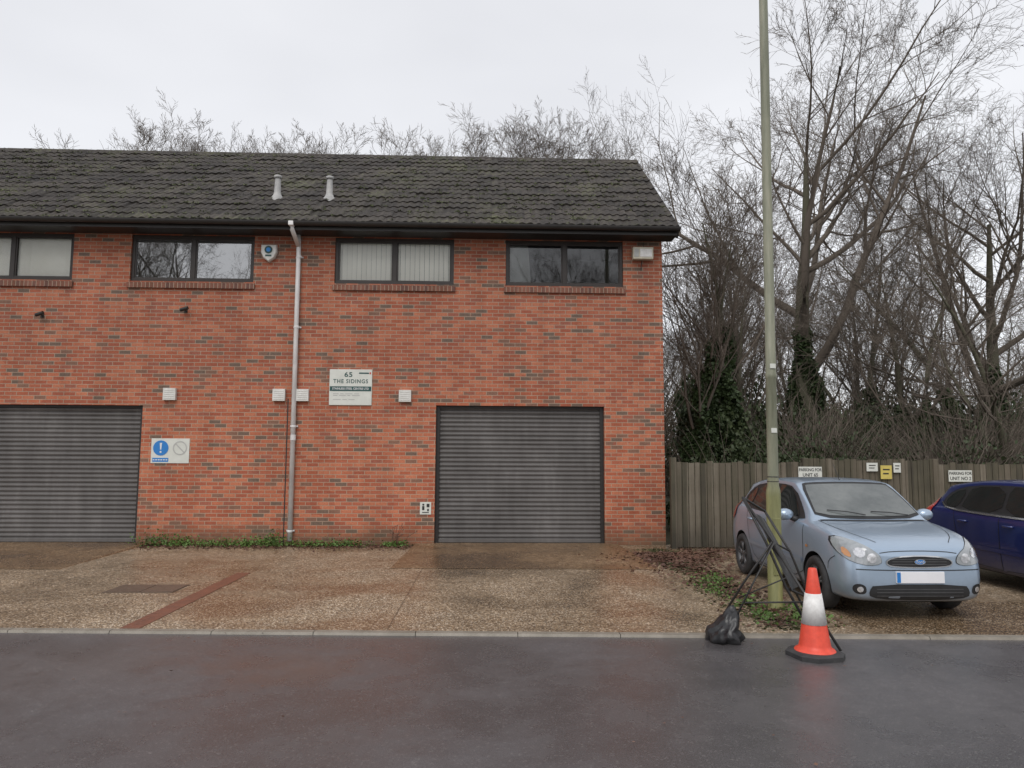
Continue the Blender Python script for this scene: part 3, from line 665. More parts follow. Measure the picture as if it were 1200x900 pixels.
# ------------------------------------------------------------------ cars
def chaikin(P,it=2,closed=True):
    for _ in range(it):
        Q=[]; n=len(P)
        for i in range(n if closed else n-1):
            a=Vector(P[i]); b=Vector(P[(i+1)%n]); Q+=[a*0.75+b*0.25,a*0.25+b*0.75]
        if not closed: Q=[Vector(P[0])]+Q+[Vector(P[-1])]
        P=Q
    return [Vector(p) for p in P]
def densify(P,step,closed=True):
    Q=[]; n=len(P)
    for i in range(n if closed else n-1):
        a=P[i]; b=P[(i+1)%n]; k=max(1,int(math.ceil((b-a).length/step)))
        for t in range(k): Q.append(a+(b-a)*(t/k))
    if not closed: Q.append(P[-1])
    return Q
def inside(p,P):
    c=False; n=len(P); j=n-1
    for i in range(n):
        if (P[i].y>p.y)!=(P[j].y>p.y) and p.x<(P[j].x-P[i].x)*(p.y-P[i].y)/(P[j].y-P[i].y)+P[i].x: c=not c
        j=i
    return c
def build_car(name,loc,ST,scl,paint_m,label,wheels,WR,details):
    sx,sy,sz=scl
    root=empty(name,loc,label,'car','cars parked along the fence')
    ring=[]
    for s_,zb,ws,wm,wb,zbelt,wr,zr,zt in ST:
        h=[(0,zb),(ws*0.9,zb),(ws,zb+0.07),(wm,zb+0.38*(zbelt-zb)),(wm*1.0,zb+0.70*(zbelt-zb)),(wb+0.012,zbelt-0.07),(wb-0.015,zbelt-0.005),(wb-0.045,zbelt+0.02),(wr,zr),(wr-0.06,zr+(zt-zr)*0.62),(wr*0.5,zt-0.004),(0,zt)]
        ring.append([(x*sx,s_*sy,z*sz) for x,z in h])
    K=len(ring[0]); v=[];f=[]
    for R_ in ring:
        v+=R_+[(-x,y,z) for x,y,z in R_[-2:0:-1]]
    n=2*K-2
    for i in range(len(ring)-1):
        for j in range(n): f.append((i*n+j,i*n+(j+1)%n,(i+1)*n+(j+1)%n,(i+1)*n+j))
    def cap(b):
        Lm=lambda j: b+(n-j)%n
        f.append((b,b+1,Lm(1)))
        for j in range(1,K-2): f.append((b+j,b+j+1,Lm(j+1),Lm(j)))
        f.append((b+K-2,b+K-1,Lm(K-2)))
    cap(0); cap((len(ring)-1)*n)
    me=bpy.data.meshes.new(name+'_body'); me.from_pydata(v,[],f)
    bm=bmesh.new(); bm.from_mesh(me); bmesh.ops.recalc_face_normals(bm,faces=bm.faces)
    cl=bm.edges.layers.float.new('crease_edge')
    for e in bm.edges:
        a,b=sorted((e.verts[0].index,e.verts[1].index)); ia,ja=divmod(a,n); ib,jb=divmod(b,n)
        if ja==jb:
            j=min(ja,n-ja)
            e[cl]={2:0.5,6:0.3,7:0.55,8:0.6}.get(j,0.0) if ia>=3 else {8:0.4,7:0.3}.get(j,0.0)
        elif ia==ib:
            j=min(min(ja,n-ja),min(jb,n-jb))
            if j>=7 and ia==6: e[cl]=0.7
            if j>=8 and ia==8: e[cl]=0.4
            if j>=8 and ia==12: e[cl]=0.6
            if j>=7 and ia==1: e[cl]=0.5
    bm.to_mesh(me); bm.free()
    tmp=bpy.data.objects.new('tmpbody',me); COL.objects.link(tmp)
    ss=tmp.modifiers.new('s','SUBSURF'); ss.levels=3; ss.render_levels=3
    bpy.context.view_layer.update()
    me2=bpy.data.meshes.new_from_object(tmp.evaluated_get(bpy.context.evaluated_depsgraph_get()))
    tmp.modifiers.clear(); tmp.data=me2
    bvh=BVHTree.FromPolygons([q.co.copy() for q in me2.vertices],[tuple(p.vertices) for p in me2.polygons])
    cutters=[]
    for wy in wheels:
        for sgn in (-1,1):
            c=MB(); c.lathe([(0.001,-0.25),(WR+0.04,-0.25),(WR+0.04,0.25),(0.001,0.25)],(sgn*0.84*sx,wy*1.0,WR+0.005),40,'X')
            co=c.obj('tmpcut',MAT_ARCH)
            bm=bmesh.new(); bm.from_mesh(co.data); bmesh.ops.remove_doubles(bm,verts=bm.verts,dist=0.003); bmesh.ops.recalc_face_normals(bm,faces=bm.faces); bm.to_mesh(co.data); bm.free()
            bo=tmp.modifiers.new('b','BOOLEAN'); bo.object=co; bo.operation='DIFFERENCE'; bo.solver='EXACT'; cutters.append(co)
    bpy.context.view_layer.update()
    me3=bpy.data.meshes.new_from_object(tmp.evaluated_get(bpy.context.evaluated_depsgraph_get()))
    bpy.data.objects.remove(tmp)
    for c in cutters: bpy.data.objects.remove(c)
    me3.materials.clear(); me3.materials.append(paint_m); me3.materials.append(MAT_ARCH); me3.materials.append(MAT_TRIM)
    for p in me3.polygons:
        p.use_smooth=True; p.material_index=0
        for wy in wheels:
            dd=math.hypot(p.center.y-wy,p.center.z-(WR+0.005))
            if dd<WR+0.042 and abs(p.center.x)<0.84*sx and (dd>WR+0.035 and abs(p.normal.x)<0.3 or abs(p.center.x)<0.60*sx): p.material_index=1
        if p.normal.z<-0.9 and p.center.z<0.3: p.material_index=2
    me3.name='body'
    body=bpy.data.objects.new('body',me3); COL.objects.link(body); body.parent=root
    es=body.modifiers.new('e','EDGE_SPLIT'); es.split_angle=math.radians(50)
    def proj(p,mode,off):
        a,b=p
        if mode=='L': o,d=Vector((-3,a*sy,b*sz)),Vector((1,0,0))
        elif mode=='R': o,d=Vector((3,a*sy,b*sz)),Vector((-1,0,0))
        elif mode=='F': o,d=Vector((a*sx,-2,b*sz)),Vector((0,1,0))
        elif mode=='B': o,d=Vector((a*sx,8,b*sz)),Vector((0,-1,0))
        else: o,d=Vector((a*sx,b*sy,4)),Vector((0,0,-1))
        h,nrm,_,_=bvh.ray_cast(o,d)
        if h is None:
            h,nrm,_,_=bvh.find_nearest(o+d*2.5)
        if nrm.dot(d)>0: nrm=-nrm
        return h+nrm*off
    def finish(nm,v,f,mat,parent):
        m=MB(); m.v=[tuple(Vector(q)+Vector(loc)) for q in v]; m.f=[tuple(q) for q in f]; m.m=[0]*len(m.f)
        return m.obj(nm,mat,parent,smooth=True)
    def patch(nm,P,mode,off,mat,it=2,parent=None,grid=0.035):
        O=densify(chaikin(P,it) if it else [Vector(p) for p in P],grid)
        xs=[p.x for p in O]; ys=[p.y for p in O]; pts=list(O)
        gx=min(xs)+grid/2
        while gx<max(xs):
            gy=min(ys)+grid/2
            while gy<max(ys):
                q=Vector((gx,gy))
                if inside(q,O) and min((q-o).length for o in O)>grid*0.45: pts.append(q)
                gy+=grid
            gx+=grid
        E_=[(i,(i+1)%len(O)) for i in range(len(O))]
        r_=delaunay_2d_cdt(pts,E_,[],1,1e-6)
        return finish(nm,[proj(q,mode,off) for q in r_[0]],r_[2],mat,parent or body)
    def ribbon(nm,P,wd,mode,off,mat,closed=False,it=2,parent=None):
        O=densify(chaikin(P,it,closed) if it else [Vector(p) for p in P],0.03,closed)
        n_=len(O); v=[];f=[]
        for i in range(n_):
            a=O[(i-1)%n_] if closed else O[max(0,i-1)]; b=O[(i+1)%n_] if closed else O[min(n_-1,i+1)]
            t=(b-a).normalized(); nn_=Vector((-t.y,t.x))*wd/2
            v+=[proj(O[i]+nn_,mode,off),proj(O[i]-nn_,mode,off)]
        for i in range(n_ if closed else n_-1):
            j=(i+1)%n_; f.append((2*i,2*i+1,2*j+1,2*j))
        return finish(nm,v,f,mat,parent or body)
    details(root,body,patch,ribbon,proj,sx,sy,sz,loc)
    for wy in wheels:
        for sgn in (-1,1):
            cx=loc[0]+sgn*(0.745*sx); c0=(cx,loc[1]+wy,loc[2]+WR)
            t=MB(); w2=0.088
            t.lathe([(WR*0.64,-w2*0.8),(WR*0.68,-w2),(WR*0.86,-w2*1.05),(WR*0.96,-w2*0.9),(WR,-w2*0.65),(WR,w2*0.65),(WR*0.96,w2*0.9),(WR*0.86,w2*1.05),(WR*0.68,w2),(WR*0.64,w2*0.8)],c0,40,'X')
            for q in (-0.04,0,0.04): t.lathe([(WR+0.001,q-0.004),(WR+0.001,q+0.004)],c0,40,'X')
            ty=t.obj('wheel',MAT_RUBBER,root,smooth=True)
            rm=MB(); xo=sgn*w2*0.85
            rm.lathe([(WR*0.67,xo),(WR*0.62,xo*1.02),(WR*0.58,xo*0.6),(WR*0.56,-xo*0.3)],c0,40,'X')
            rm.lathe([(0.0,xo*0.95),(0.045,xo*0.95),(0.05,xo*0.6)],c0,20,'X')
            for k_ in range(5):
                for dl in (-0.10,0.10):
                    a0=2*math.pi*k_/5+0.3
                    p0=Vector((cx+xo*0.75,c0[1]+0.03*math.cos(a0),c0[2]+0.03*math.sin(a0)))
                    p1=Vector((cx+xo*0.88,c0[1]+WR*0.62*math.cos(a0+dl*1.6),c0[2]+WR*0.62*math.sin(a0+dl*1.6)))
                    rm.tube([p0,p1],[0.018,0.014],6)
            rm.obj('rim',MAT_RIM,ty,smooth=True)
            dk=MB(); dk.lathe([(0.0,-xo*0.1),(WR*0.6,-xo*0.1)],c0,24,'X'); dk.obj('wheel_shade_disc',MAT_ARCH,ty)  # near-black disc stands in for the shade behind the spokes
    return root

ST_F=[
(0.00,.27,.52,.60,.55,.62,.48,.67,.685),
(0.035,.21,.68,.72,.67,.71,.59,.765,.78),
(0.14,.18,.765,.785,.735,.785,.64,.825,.845),
(0.32,.17,.79,.82,.785,.85,.67,.88,.90),
(0.58,.17,.80,.84,.805,.895,.685,.93,.945),
(0.86,.17,.80,.84,.82,.93,.695,.97,.985),
(0.98,.17,.80,.84,.825,.94,.70,.99,1.01),
(1.30,.17,.80,.84,.83,.95,.675,1.20,1.225),
(1.66,.17,.80,.84,.83,.96,.645,1.40,1.435),
(1.85,.17,.80,.84,.83,.97,.635,1.425,1.465),
(2.40,.17,.80,.84,.83,.985,.63,1.435,1.48),
(3.00,.17,.80,.84,.825,1.00,.61,1.395,1.445),
(3.42,.17,.80,.835,.81,1.01,.58,1.325,1.375),
(3.60,.18,.79,.82,.79,1.0,.575,1.18,1.21),
(3.77,.19,.77,.80,.76,.96,.58,1.0,1.02),
(3.88,.21,.73,.76,.71,.80,.56,.84,.85),
(3.92,.27,.60,.66,.58,.62,.50,.645,.655)]
def fiesta(root,body,patch,ribbon,proj,sx,sy,sz,loc):
    PM=body.data.materials[0]
    patch('windscreen_seal',[(-.68,1.02),(0,1.0),(.68,1.02),(.66,1.15),(.60,1.395),(.5,1.42),(0,1.43),(-.5,1.42),(-.60,1.395),(-.66,1.15)],'F',0.004,MAT_TRIM,1)
    patch('windscreen',[(-.655,1.045),(0,1.025),(.655,1.045),(.635,1.15),(.57,1.375),(.5,1.392),(0,1.405),(-.5,1.392),(-.57,1.375),(-.635,1.15)],'F',0.008,MAT_WSCREEN,1)
    for sd,sg in (('L',-1),('R',1)):
        patch('window_surround',[(1.12,.975),(1.22,1.06),(1.64,1.36),(2.1,1.395),(2.9,1.365),(3.28,1.27),(3.40,1.12),(3.28,1.01),(2.2,.975)],sd,0.004,MAT_TRIM,1)
        patch('side_window',[(1.30,.995),(1.34,1.07),(1.68,1.33),(1.9,1.368),(2.12,1.375),(2.12,.995)],sd,0.009,MAT_CGLASS,1,grid=0.03)
        patch('side_window',[(2.18,1.0),(2.18,1.372),(2.82,1.345),(2.90,1.2),(2.94,1.015)],sd,0.009,MAT_CGLASS,1,grid=0.03)
        patch('side_window',[(3.00,1.03),(2.93,1.31),(3.18,1.26),(3.32,1.12),(3.22,1.03)],sd,0.009,MAT_CGLASS,1,grid=0.03)
        ribbon('door_seam',[(1.08,.93),(1.06,.6),(1.13,.30),(2.10,.26)],0.010,sd,0.003,MAT_TRIM,False,1)
        ribbon('door_seam',[(2.15,.95),(2.15,.26)],0.010,sd,0.003,MAT_TRIM,False,0)
        ribbon('door_seam',[(2.15,.26),(2.75,.28),(2.95,.62),(3.02,.98)],0.010,sd,0.003,MAT_TRIM,False,1)
        ribbon('rub_strip',[(1.12,.50),(2.92,.53)],0.055,sd,0.012,PM,False,0)
        ribbon('bumper_seam',[(0.30,.66),(0.42,.60),(0.44,.50)],0.008,sd,0.003,MAT_TRIM,False,1)
        ribbon('sill_trim',[(1.1,.22),(2.9,.22)],0.05,sd,0.004,MAT_TRIM,False,0)
        patch('tail_light',[(3.58,.82),(3.48,1.08),(3.56,1.18),(3.68,1.08),(3.84,.90),(3.84,.78)],sd,0.012,MAT_TAIL,1,grid=0.025)
        patch('side_repeater',[(0.92,.68),(0.99,.68),(0.99,.71),(0.92,.71)],sd,0.008,MAT_AMBER,1)
        for hy in (1.98,2.82):
            p=proj((hy,.86),sd,0.0); m=MB(); m.tube([p+Vector(loc)+Vector((sg*0.005,-0.09,0)),p+Vector(loc)+Vector((sg*0.035,-0.05,0)),p+Vector(loc)+Vector((sg*0.035,0.05,0)),p+Vector(loc)+Vector((sg*0.005,0.09,0))],0.014,8); m.obj('door_handle',PM,body,smooth=True)
        m=MB(); c=Vector(loc)+Vector((sg*0.93*sx,1.36*sy,1.03*sz))
        prof=[(0.001,-0.055),(0.05,-0.05),(0.078,-0.012),(0.083,0.03),(0.07,0.045),(0.001,0.046)]
        m.lathe(prof,(0,0,0),20,'Y'); m.v=[(c.x+x*1.2,c.y+y,c.z+z*0.85) for x,y,z in m.v]
        mi=m.obj('wing_mirror',PM,body,smooth=True)
        m=MB(); m.tube([c+Vector((-sg*0.05,0.0,-0.03)),c+Vector((-sg*0.17,-0.02,-0.07))],[0.03,0.04],10); m.obj('mirror_arm',MAT_TRIM,mi,smooth=True)
    for sg in (-1,1):
        P=[(.43,.61),(.425,.665),(.46,.715),(.56,.785),(.68,.85),(.775,.87),(.80,.79),(.785,.685),(.72,.62),(.56,.59)]
        Q=[(sg*a,b) for a,b in P]
        patch('headlight_surround',[(sg*(.60+(a-.60)*1.035),.70+(b-.70)*1.04) for a,b in P],'F',0.003,MAT_TRIM,1)
        h=patch('headlight',Q,'F',0.008,MAT_LAMP,1,grid=0.025)
        cir=lambda cx,cz,r_:[(sg*cx+r_*math.cos(t*math.pi/6),cz+r_*math.sin(t*math.pi/6)) for t in range(12)]
        patch('reflector_bowl',cir(.53,.668,.054),'F',0.012,MAT_LAMPIN,1,h,0.02)
        patch('reflector_bowl',cir(.645,.72,.050),'F',0.012,MAT_LAMPIN,1,h,0.02)
        patch('indicator',[(sg*.715,.66),(sg*.72,.73),(sg*.76,.78),(sg*.77,.69)],'F',0.013,MAT_AMBER,1,h,0.02)
        patch('fog_light_recess',[(sg*.60,.29),(sg*.60,.37),(sg*.66,.40),(sg*.72,.39),(sg*.73,.33),(sg*.69,.285)],'F',0.004,MAT_TRIM,2)
        patch('fog_light',cir(.66,.34,.030),'F',0.010,MAT_LAMPIN,1,None,0.02)
        ribbon('bonnet_seam',[(sg*.42,.12),(sg*.55,.28),(sg*.645,.58),(sg*.68,.96)],0.008,'T',0.003,MAT_TRIM,False,1)
    ribbon('bonnet_edge',[(-.44,.722),(-.3,.74),(0,.747),(.3,.74),(.44,.722)],0.008,'F',0.003,MAT_TRIM,False,1)
    ribbon('bumper_groove',[(-.70,.55),(-.45,.545),(0,.54),(.45,.545),(.70,.55)],0.010,'F',0.003,MAT_TRIM,False,1)
    G_=[(-.37,.60),(-.37,.65),(-.25,.685),(0,.695),(.25,.685),(.37,.65),(.37,.60),(.27,.58),(0,.572),(-.27,.58)]
    patch('grille',G_,'F',0.004,MAT_TRIM,1)
    ribbon('grille_surround',G_,0.011,'F',0.012,MAT_CHROME,True,1)
    for z in (.605,.635,.66): ribbon('grille_bar',[(-.31,z),(.31,z)],0.006,'F',0.009,MAT_RIM,False,0)
    ov=[(0.062*math.cos(t*math.pi/8),.634+0.027*math.sin(t*math.pi/8)) for t in range(16)]
    patch('badge',ov,'F',0.016,MAT_BLUE,1,None,0.015); ribbon('badge_ring',ov,0.006,'F',0.018,MAT_CHROME,True,1)
    pb=proj((0,.634),'F',0.022)+Vector(loc)
    text('Ford',0.042,pb.x,pb.y,pb.z,MAT_PWHITE,body,'badge_lettering')
    patch('lower_grille',[(-.56,.255),(-.575,.32),(-.52,.395),(.52,.395),(.575,.32),(.56,.255),(.3,.23),(-.3,.23)],'F',0.004,MAT_TRIM,1)
    for z in (.275,.31,.345): ribbon('grille_bar',[(-.49,z),(.49,z)],0.005,'F',0.009,MAT_RIM,False,0)
    p=proj((0,.47),'F',0.0)+Vector(loc)
    m=MB(); m.box(-0.24,0.24,p.y-0.018,p.y+0.01,p.z-0.055,p.z+0.055); m.v=[(x+p.x,y,z) for x,y,z in m.v]; m.obj('number_plate',MAT_PLATE,body,bevel=0.003)
    m=MB(); m.box(p.x-0.237,p.x-0.20,p.y-0.020,p.y-0.0185,p.z-0.050,p.z+0.050); m.obj('plate_band',MAT_BLUE,body)
    ribbon('scuttle',[(-.66,.945),(-.3,.90),(0,.885),(.3,.90),(.66,.945)],0.05,'T',0.004,MAT_TRIM,False,1)
    for a,b in (((-.05,1.035),(-.50,1.09)),((.50,1.035),(.05,1.075))):
        p0=proj(a,'F',0.02)+Vector(loc); p1=proj(b,'F',0.018)+Vector(loc); m=MB(); m.tube([p0,(p0+p1)/2+Vector((0,-0.012,0.01)),p1],0.006,6); m.obj('wiper',MAT_TRIM,body)
    p=proj((0,1.75),'T',0)+Vector(loc); m=MB(); m.tube([p,p+Vector((0,0.16,0.2))],[0.006,0.003],6); m.obj('aerial',MAT_TRIM,body)
    patch('rear_window',[(-.5,1.04),(.5,1.04),(.45,1.30),(-.45,1.30)],'B',0.006,MAT_CGLASS,1)
K_=0.915
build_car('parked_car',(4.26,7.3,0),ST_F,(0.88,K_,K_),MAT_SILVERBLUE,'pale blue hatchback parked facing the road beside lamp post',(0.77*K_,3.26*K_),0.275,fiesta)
def focus(root,body,patch,ribbon,proj,sx,sy,sz,loc):
    fiesta(root,body,patch,ribbon,proj,sx,sy,sz,loc)
    for sd in ('L','R'): ribbon('chrome_strip',[(1.15,.965),(2.2,.972),(3.2,1.0),(3.38,1.09)],0.018,sd,0.012,MAT_CHROME,False,1)
build_car('parked_car',(7.10,6.8,0),ST_F,(1.07*K_,1.13*K_,0.99*K_),MAT_NAVY,'dark blue hatchback parked beside pale blue car at fence',(0.77*1.13*K_,3.26*1.13*K_),0.295,focus)

# ------------------------------------------------------------------ trees
def grow(p,d,L,r,lv,cfg,out,R):
    n=cfg['seg'][lv]; pts=[p.copy()]; rad=[r]; dirs=[d.copy()]
    taper=cfg['taper'][lv]
    for i in range(n):
        w=cfg['wob'][lv]
        d=(d+Vector((R.gauss(0,w),R.gauss(0,w),R.gauss(0,w)))+Vector((0,0,cfg['up'][lv]))).normalized()
        p=p+d*(L/n); pts.append(p.copy()); rad.append(r*(1-taper*(i+1)/n)); dirs.append(d.copy())
    out[lv].append((pts,rad))
    if lv+1<len(cfg['seg']):
        nc=cfg['n'][lv]; st=cfg['start'][lv]
        for c in range(nc):
            t=st+(1-st)*(c+R.random())/nc; t=min(t,0.999); k=t*n; i=int(k); fr=k-i
            q=pts[i].lerp(pts[i+1],fr); rr_=rad[i]*(1-fr)+rad[i+1]*fr; dd=dirs[i+1]
            ax=dd.orthogonal().normalized(); ax.rotate(Matrix.Rotation(R.random()*6.283,3,dd))
            an=math.radians(cfg['ang'][lv]*R.uniform(0.7,1.3)); nd=dd.copy(); nd.rotate(Matrix.Rotation(an,3,ax))
            grow(q,nd,L*cfg['ratio'][lv]*(1.15-0.6*(t-st)/(1-st))*R.uniform(0.7,1.25),max(rr_*cfg['rr'][lv],cfg['rmin']),lv+1,cfg,out,R)
def leaf_mesh(name,C,size,mat,seed,flat=0.0):
    g_=np.random.default_rng(seed); n=len(C)
    a=g_.normal(size=(n,3)); b=g_.normal(size=(n,3))
    if flat: a[:,2]*=flat; b[:,2]*=flat
    a/=np.linalg.norm(a,axis=1,keepdims=True); b-=a*(a*b).sum(1,keepdims=True); b/=np.linalg.norm(b,axis=1,keepdims=True)
    s=size*g_.uniform(0.6,1.4,size=(n,1))
    V=np.stack([C-a*s,C-b*s*0.7,C+a*s,C+b*s*0.7],1).reshape(-1,3)
    Fc=[(4*i,4*i+1,4*i+2,4*i+3) for i in range(n)]
    me=bpy.data.meshes.new(name); me.from_pydata(V.tolist(),[],Fc); me.materials.append(mat); return me
mo=bpy.data.objects.new('moss_clumps',leaf_mesh('moss_clumps',np.array(MOSSC)-np.array([-5.4,13.5,0]),0.018,leaf_mat('roof_moss',(0.05,0.06,0.025),(0.17,0.18,0.11),0.95),2)); COL.objects.link(mo); mo.parent=roof; mo['kind']='stuff'
def tree_protos(name,seed,cfg,ivy=0,ivytop=0.45):
    R=random.Random(seed); out=[[] for _ in cfg['seg']]
    grow(Vector((0,0,-0.02)),Vector((cfg.get('lean',0),0,1)).normalized(),0.7,cfg['r0'],0,cfg,out,R)
    top=max(p.z for lv in out for b in lv for p in b[0]); sc=1.0/top
    tr=MB(); cr=MB(); sides=[9,6,4,3,3,3]
    for lv,bs in enumerate(out):
        for pts,rad in bs:
            m=tr if lv==0 else cr
            m.tube([p*sc for p in pts],[q*sc for q in rad],sides[lv],0,cap=False)
    def mk(m,nm,mat,sm=True):
        me=bpy.data.meshes.new(nm); me.from_pydata(m.v,[],m.f); me.materials.append(mat); me.polygons.foreach_set('use_smooth',[sm]*len(me.polygons)); return me
    res={'trunk':mk(tr,name+'_trunk',MAT_BARK),'crown':mk(cr,name+'_crown',MAT_TWIG)}
    if ivy:
        C=[]; pts,rad=out[0][0]
        for _ in range(ivy):
            t=R.random()**0.9*ivytop*(len(pts)-1); i=min(int(t),len(pts)-2); fr=t-i
            q=pts[i].lerp(pts[i+1],min(1,fr))*sc; a=R.random()*6.283
            clump=0.5+0.5*math.sin(q.z*38+a*2+seed)
            rr_=(0.012+0.034*clump*R.random()**0.5)*cfg.get('ivyr',1)*(1.15-0.7*t/(len(pts)-1)/ivytop)
            C.append((q.x+math.cos(a)*rr_,q.y+math.sin(a)*rr_,q.z+R.gauss(0,0.006)))
        res['ivy']=leaf_mesh(name+'_ivy',np.array(C),0.0055,MAT_IVY,seed)
    # horizontal offset of the trunk at 40 % height, to turn its lean toward or away from view
    res['lean']=out[0][0][0][5]*sc
    return res
cfgA=dict(seg=[8,8,6,5,4,3],n=[12,8,7,6,4],start=[0.36,0.22,0.2,0.15,0.15],ang=[50,40,38,38,36],ratio=[0.78,0.52,0.52,0.5,0.5],rr=[0.64,0.58,0.55,0.6,0.7],taper=[0.82,0.82,0.85,0.8,0.7,0.5],wob=[0.04,0.08,0.09,0.10,0.12,0.14],up=[0.09,0.07,0.05,0.03,0.01,0.0],r0=0.023,rmin=0.00032,ivyr=1.0)
cfgB=dict(seg=[8,6,5,4,3],n=[18,8,6,5],start=[0.28,0.2,0.15,0.15],ang=[34,34,34,36],ratio=[0.42,0.5,0.5,0.5],rr=[0.45,0.55,0.6,0.7],taper=[0.9,0.85,0.8,0.75,0.5],wob=[0.05,0.08,0.09,0.10,0.12],up=[0.05,0.12,0.10,0.06,0.04],r0=0.013,rmin=0.00042,ivyr=1.25)
cfgC=dict(seg=[9,6,5,4,3],n=[12,7,6,5],start=[0.35,0.2,0.15,0.15],ang=[50,42,42,40],ratio=[0.42,0.55,0.52,0.5],rr=[0.5,0.55,0.6,0.7],taper=[0.88,0.85,0.8,0.75,0.5],wob=[0.10,0.12,0.12,0.13,0.15],up=[0.02,0.04,0.03,0.0,-0.02],r0=0.012,rmin=0.00045,lean=0.15,ivyr=1.0)
cfgD=dict(seg=[8,6,5,4,3],n=[20,8,7,5],start=[0.30,0.2,0.15,0.15],ang=[48,38,36,36],ratio=[0.40,0.5,0.5,0.5],rr=[0.45,0.55,0.6,0.7],taper=[0.9,0.85,0.8,0.75,0.5],wob=[0.05,0.08,0.09,0.10,0.12],up=[0.05,0.07,0.06,0.04,0.02],r0=0.012,rmin=0.00036,ivyr=1.0)
PA=tree_protos('spreading_tree',11,cfgA,11000,0.50)
PB=tree_protos('upright_tree',5,cfgB,11000,0.66)
PB2=tree_protos('upright_tree_b',23,cfgB,6000,0.45)
PC=tree_protos('leaning_tree',31,cfgC,4500,0.45)
PD=tree_protos('rounded_tree',47,cfgD); PD2=tree_protos('rounded_tree_b',52,cfgD)
def place(P,x,y,h,rz,label,ivy=False,group='bare winter trees in the wood',w=1.0):
    e=empty('bare_tree',(x,y,-0.03),label,'tree',group); e.rotation_euler=(0,0,rz); e.scale=(h*w,h*w,h)
    for k_ in ('trunk','crown')+(('ivy',) if ivy and 'ivy' in P else ()):
        o=bpy.data.objects.new(k_,P[k_]); COL.objects.link(o); o.parent=e
L1='bare winter tree with fine twigs against pale sky'
LI='slim bare tree wrapped in dark ivy behind fence'
ln_=PA['lean']; rzA=math.pi/2-math.atan2(ln_.y,ln_.x)
place(PA,9.75,22,16.8,rzA,'large spreading bare tree with ivy covered trunk',True,w=1.0)
place(PB,5.45,17,8.6,1.0,LI,True,w=1.1)
place(PB,4.45,16.5,8.0,2.6,LI,True,w=1.1)
place(PB2,6.4,18.5,8.0,2.0,LI,True,w=1.2)
place(PC,10.6,18,8.2,0.5,'thin leaning bare tree with ivy on lower trunk',True)
place(PB,6.8,20.5,10.0,4.0,LI,True)
place(PB2,11.6,20,9.0,4.4,LI,True)
place(PA,17.2,25,14.5,2.4,'large spreading bare tree with ivy covered trunk',True)
place(PC,12.8,17.5,7.5,3.3,'thin leaning bare tree with ivy on lower trunk')
place(PC,14.0,20,9.5,2.4,'thin leaning bare tree with ivy on lower trunk',True)
place(PC,11.9,16.6,6.5,1.4,'thin leaning bare tree with ivy on lower trunk')
place(PB2,13.6,27,12.5,0.2,L1,True)
Rt=random.Random(99)
for i in range(16):
    y=Rt.uniform(25,40); x=(0.20+0.62*(i+Rt.random())/16)*y; place(Rt.choice((PB,PD,PB2,PC,PD2)),x,y,Rt.uniform(8,11.5),Rt.uniform(0,6.3),L1,ivy=Rt.random()<0.6)
for x,y,h in ((-13.4,28,14.9),(-12.3,29,14.9),(-11.2,28,14.6),(-9.0,28,14.3),(-7.9,28,14.4),(-6.9,29,14.5),(-3.5,28,14.2),(-2.2,29,14.9),(-0.4,28,14.6),(0.9,28,15.1),(2.0,28,15.3),(3.1,28,14.9),(4.6,29,14.6)):
    place(Rt.choice((PD,PD2)),x,y,h,Rt.uniform(0,6.3),L1,group='bare trees behind the building',w=1.0)
for x,y,h in ((-17,-13,17),(-24,-14,16),(4.5,-15,14)):
    place(PA,x,y,h,Rt.uniform(0,6.3),L1,group='bare trees across the road')

def shrub_mesh(seed,n=6000,stems=26,mat=None,size=0.022):
    R=random.Random(seed); C=[]; lob=[(R.uniform(-.7,.7),R.uniform(-.4,.4),R.uniform(.25,.8),R.uniform(.22,.42)) for _ in range(12)]
    for _ in range(n):
        cx,cy,cz_,r_=R.choice(lob); v=Vector((R.gauss(0,1),R.gauss(0,1),R.gauss(0,1))).normalized()*r_*(R.random()**0.35)
        z=cz_+v.z*0.9
        if z>0: C.append((cx+v.x,cy+v.y,z))
    leaves=leaf_mesh('shrub_foliage',np.array(C),size,mat or MAT_SHRUB,seed)
    m=MB()
    for _ in range(stems):
        a=R.uniform(0,6.28); p=Vector((R.uniform(-.3,.3),R.uniform(-.2,.2),0)); d=Vector((math.cos(a)*0.5,math.sin(a)*0.5,1)).normalized(); pts=[p.copy()]
        for k_ in range(7):
            d=(d+Vector((R.gauss(0,.15),R.gauss(0,.15),-0.06))).normalized(); p=p+d*0.2; pts.append(p.copy())
        m.tube(pts,[0.006*(1-0.1*q) for q in range(8)],3,0,False)
    me=bpy.data.meshes.new('shrub_stems'); me.from_pydata(m.v,[],m.f); me.materials.append(MAT_TWIG)
    return leaves,me
SH=[shrub_mesh(1,8000),shrub_mesh(2,8000)]; TH=[shrub_mesh(3,900,90),shrub_mesh(4,500,110)]
BR=[shrub_mesh(6,4500,90,MAT_BROWNLEAF,0.012),shrub_mesh(7,4000,100,MAT_BROWNLEAF,0.012)]
def place_shrub(S,x,y,sc,rz,lab):
    e=empty('shrub',(x,y,-0.03),lab,'shrub','undergrowth behind the fence'); e.scale=sc; e.rotation_euler=(0,0,rz)
    for nm,me in (('foliage',S[0]),('stems',S[1])):
        o=bpy.data.objects.new(nm,me); COL.objects.link(o); o.parent=e
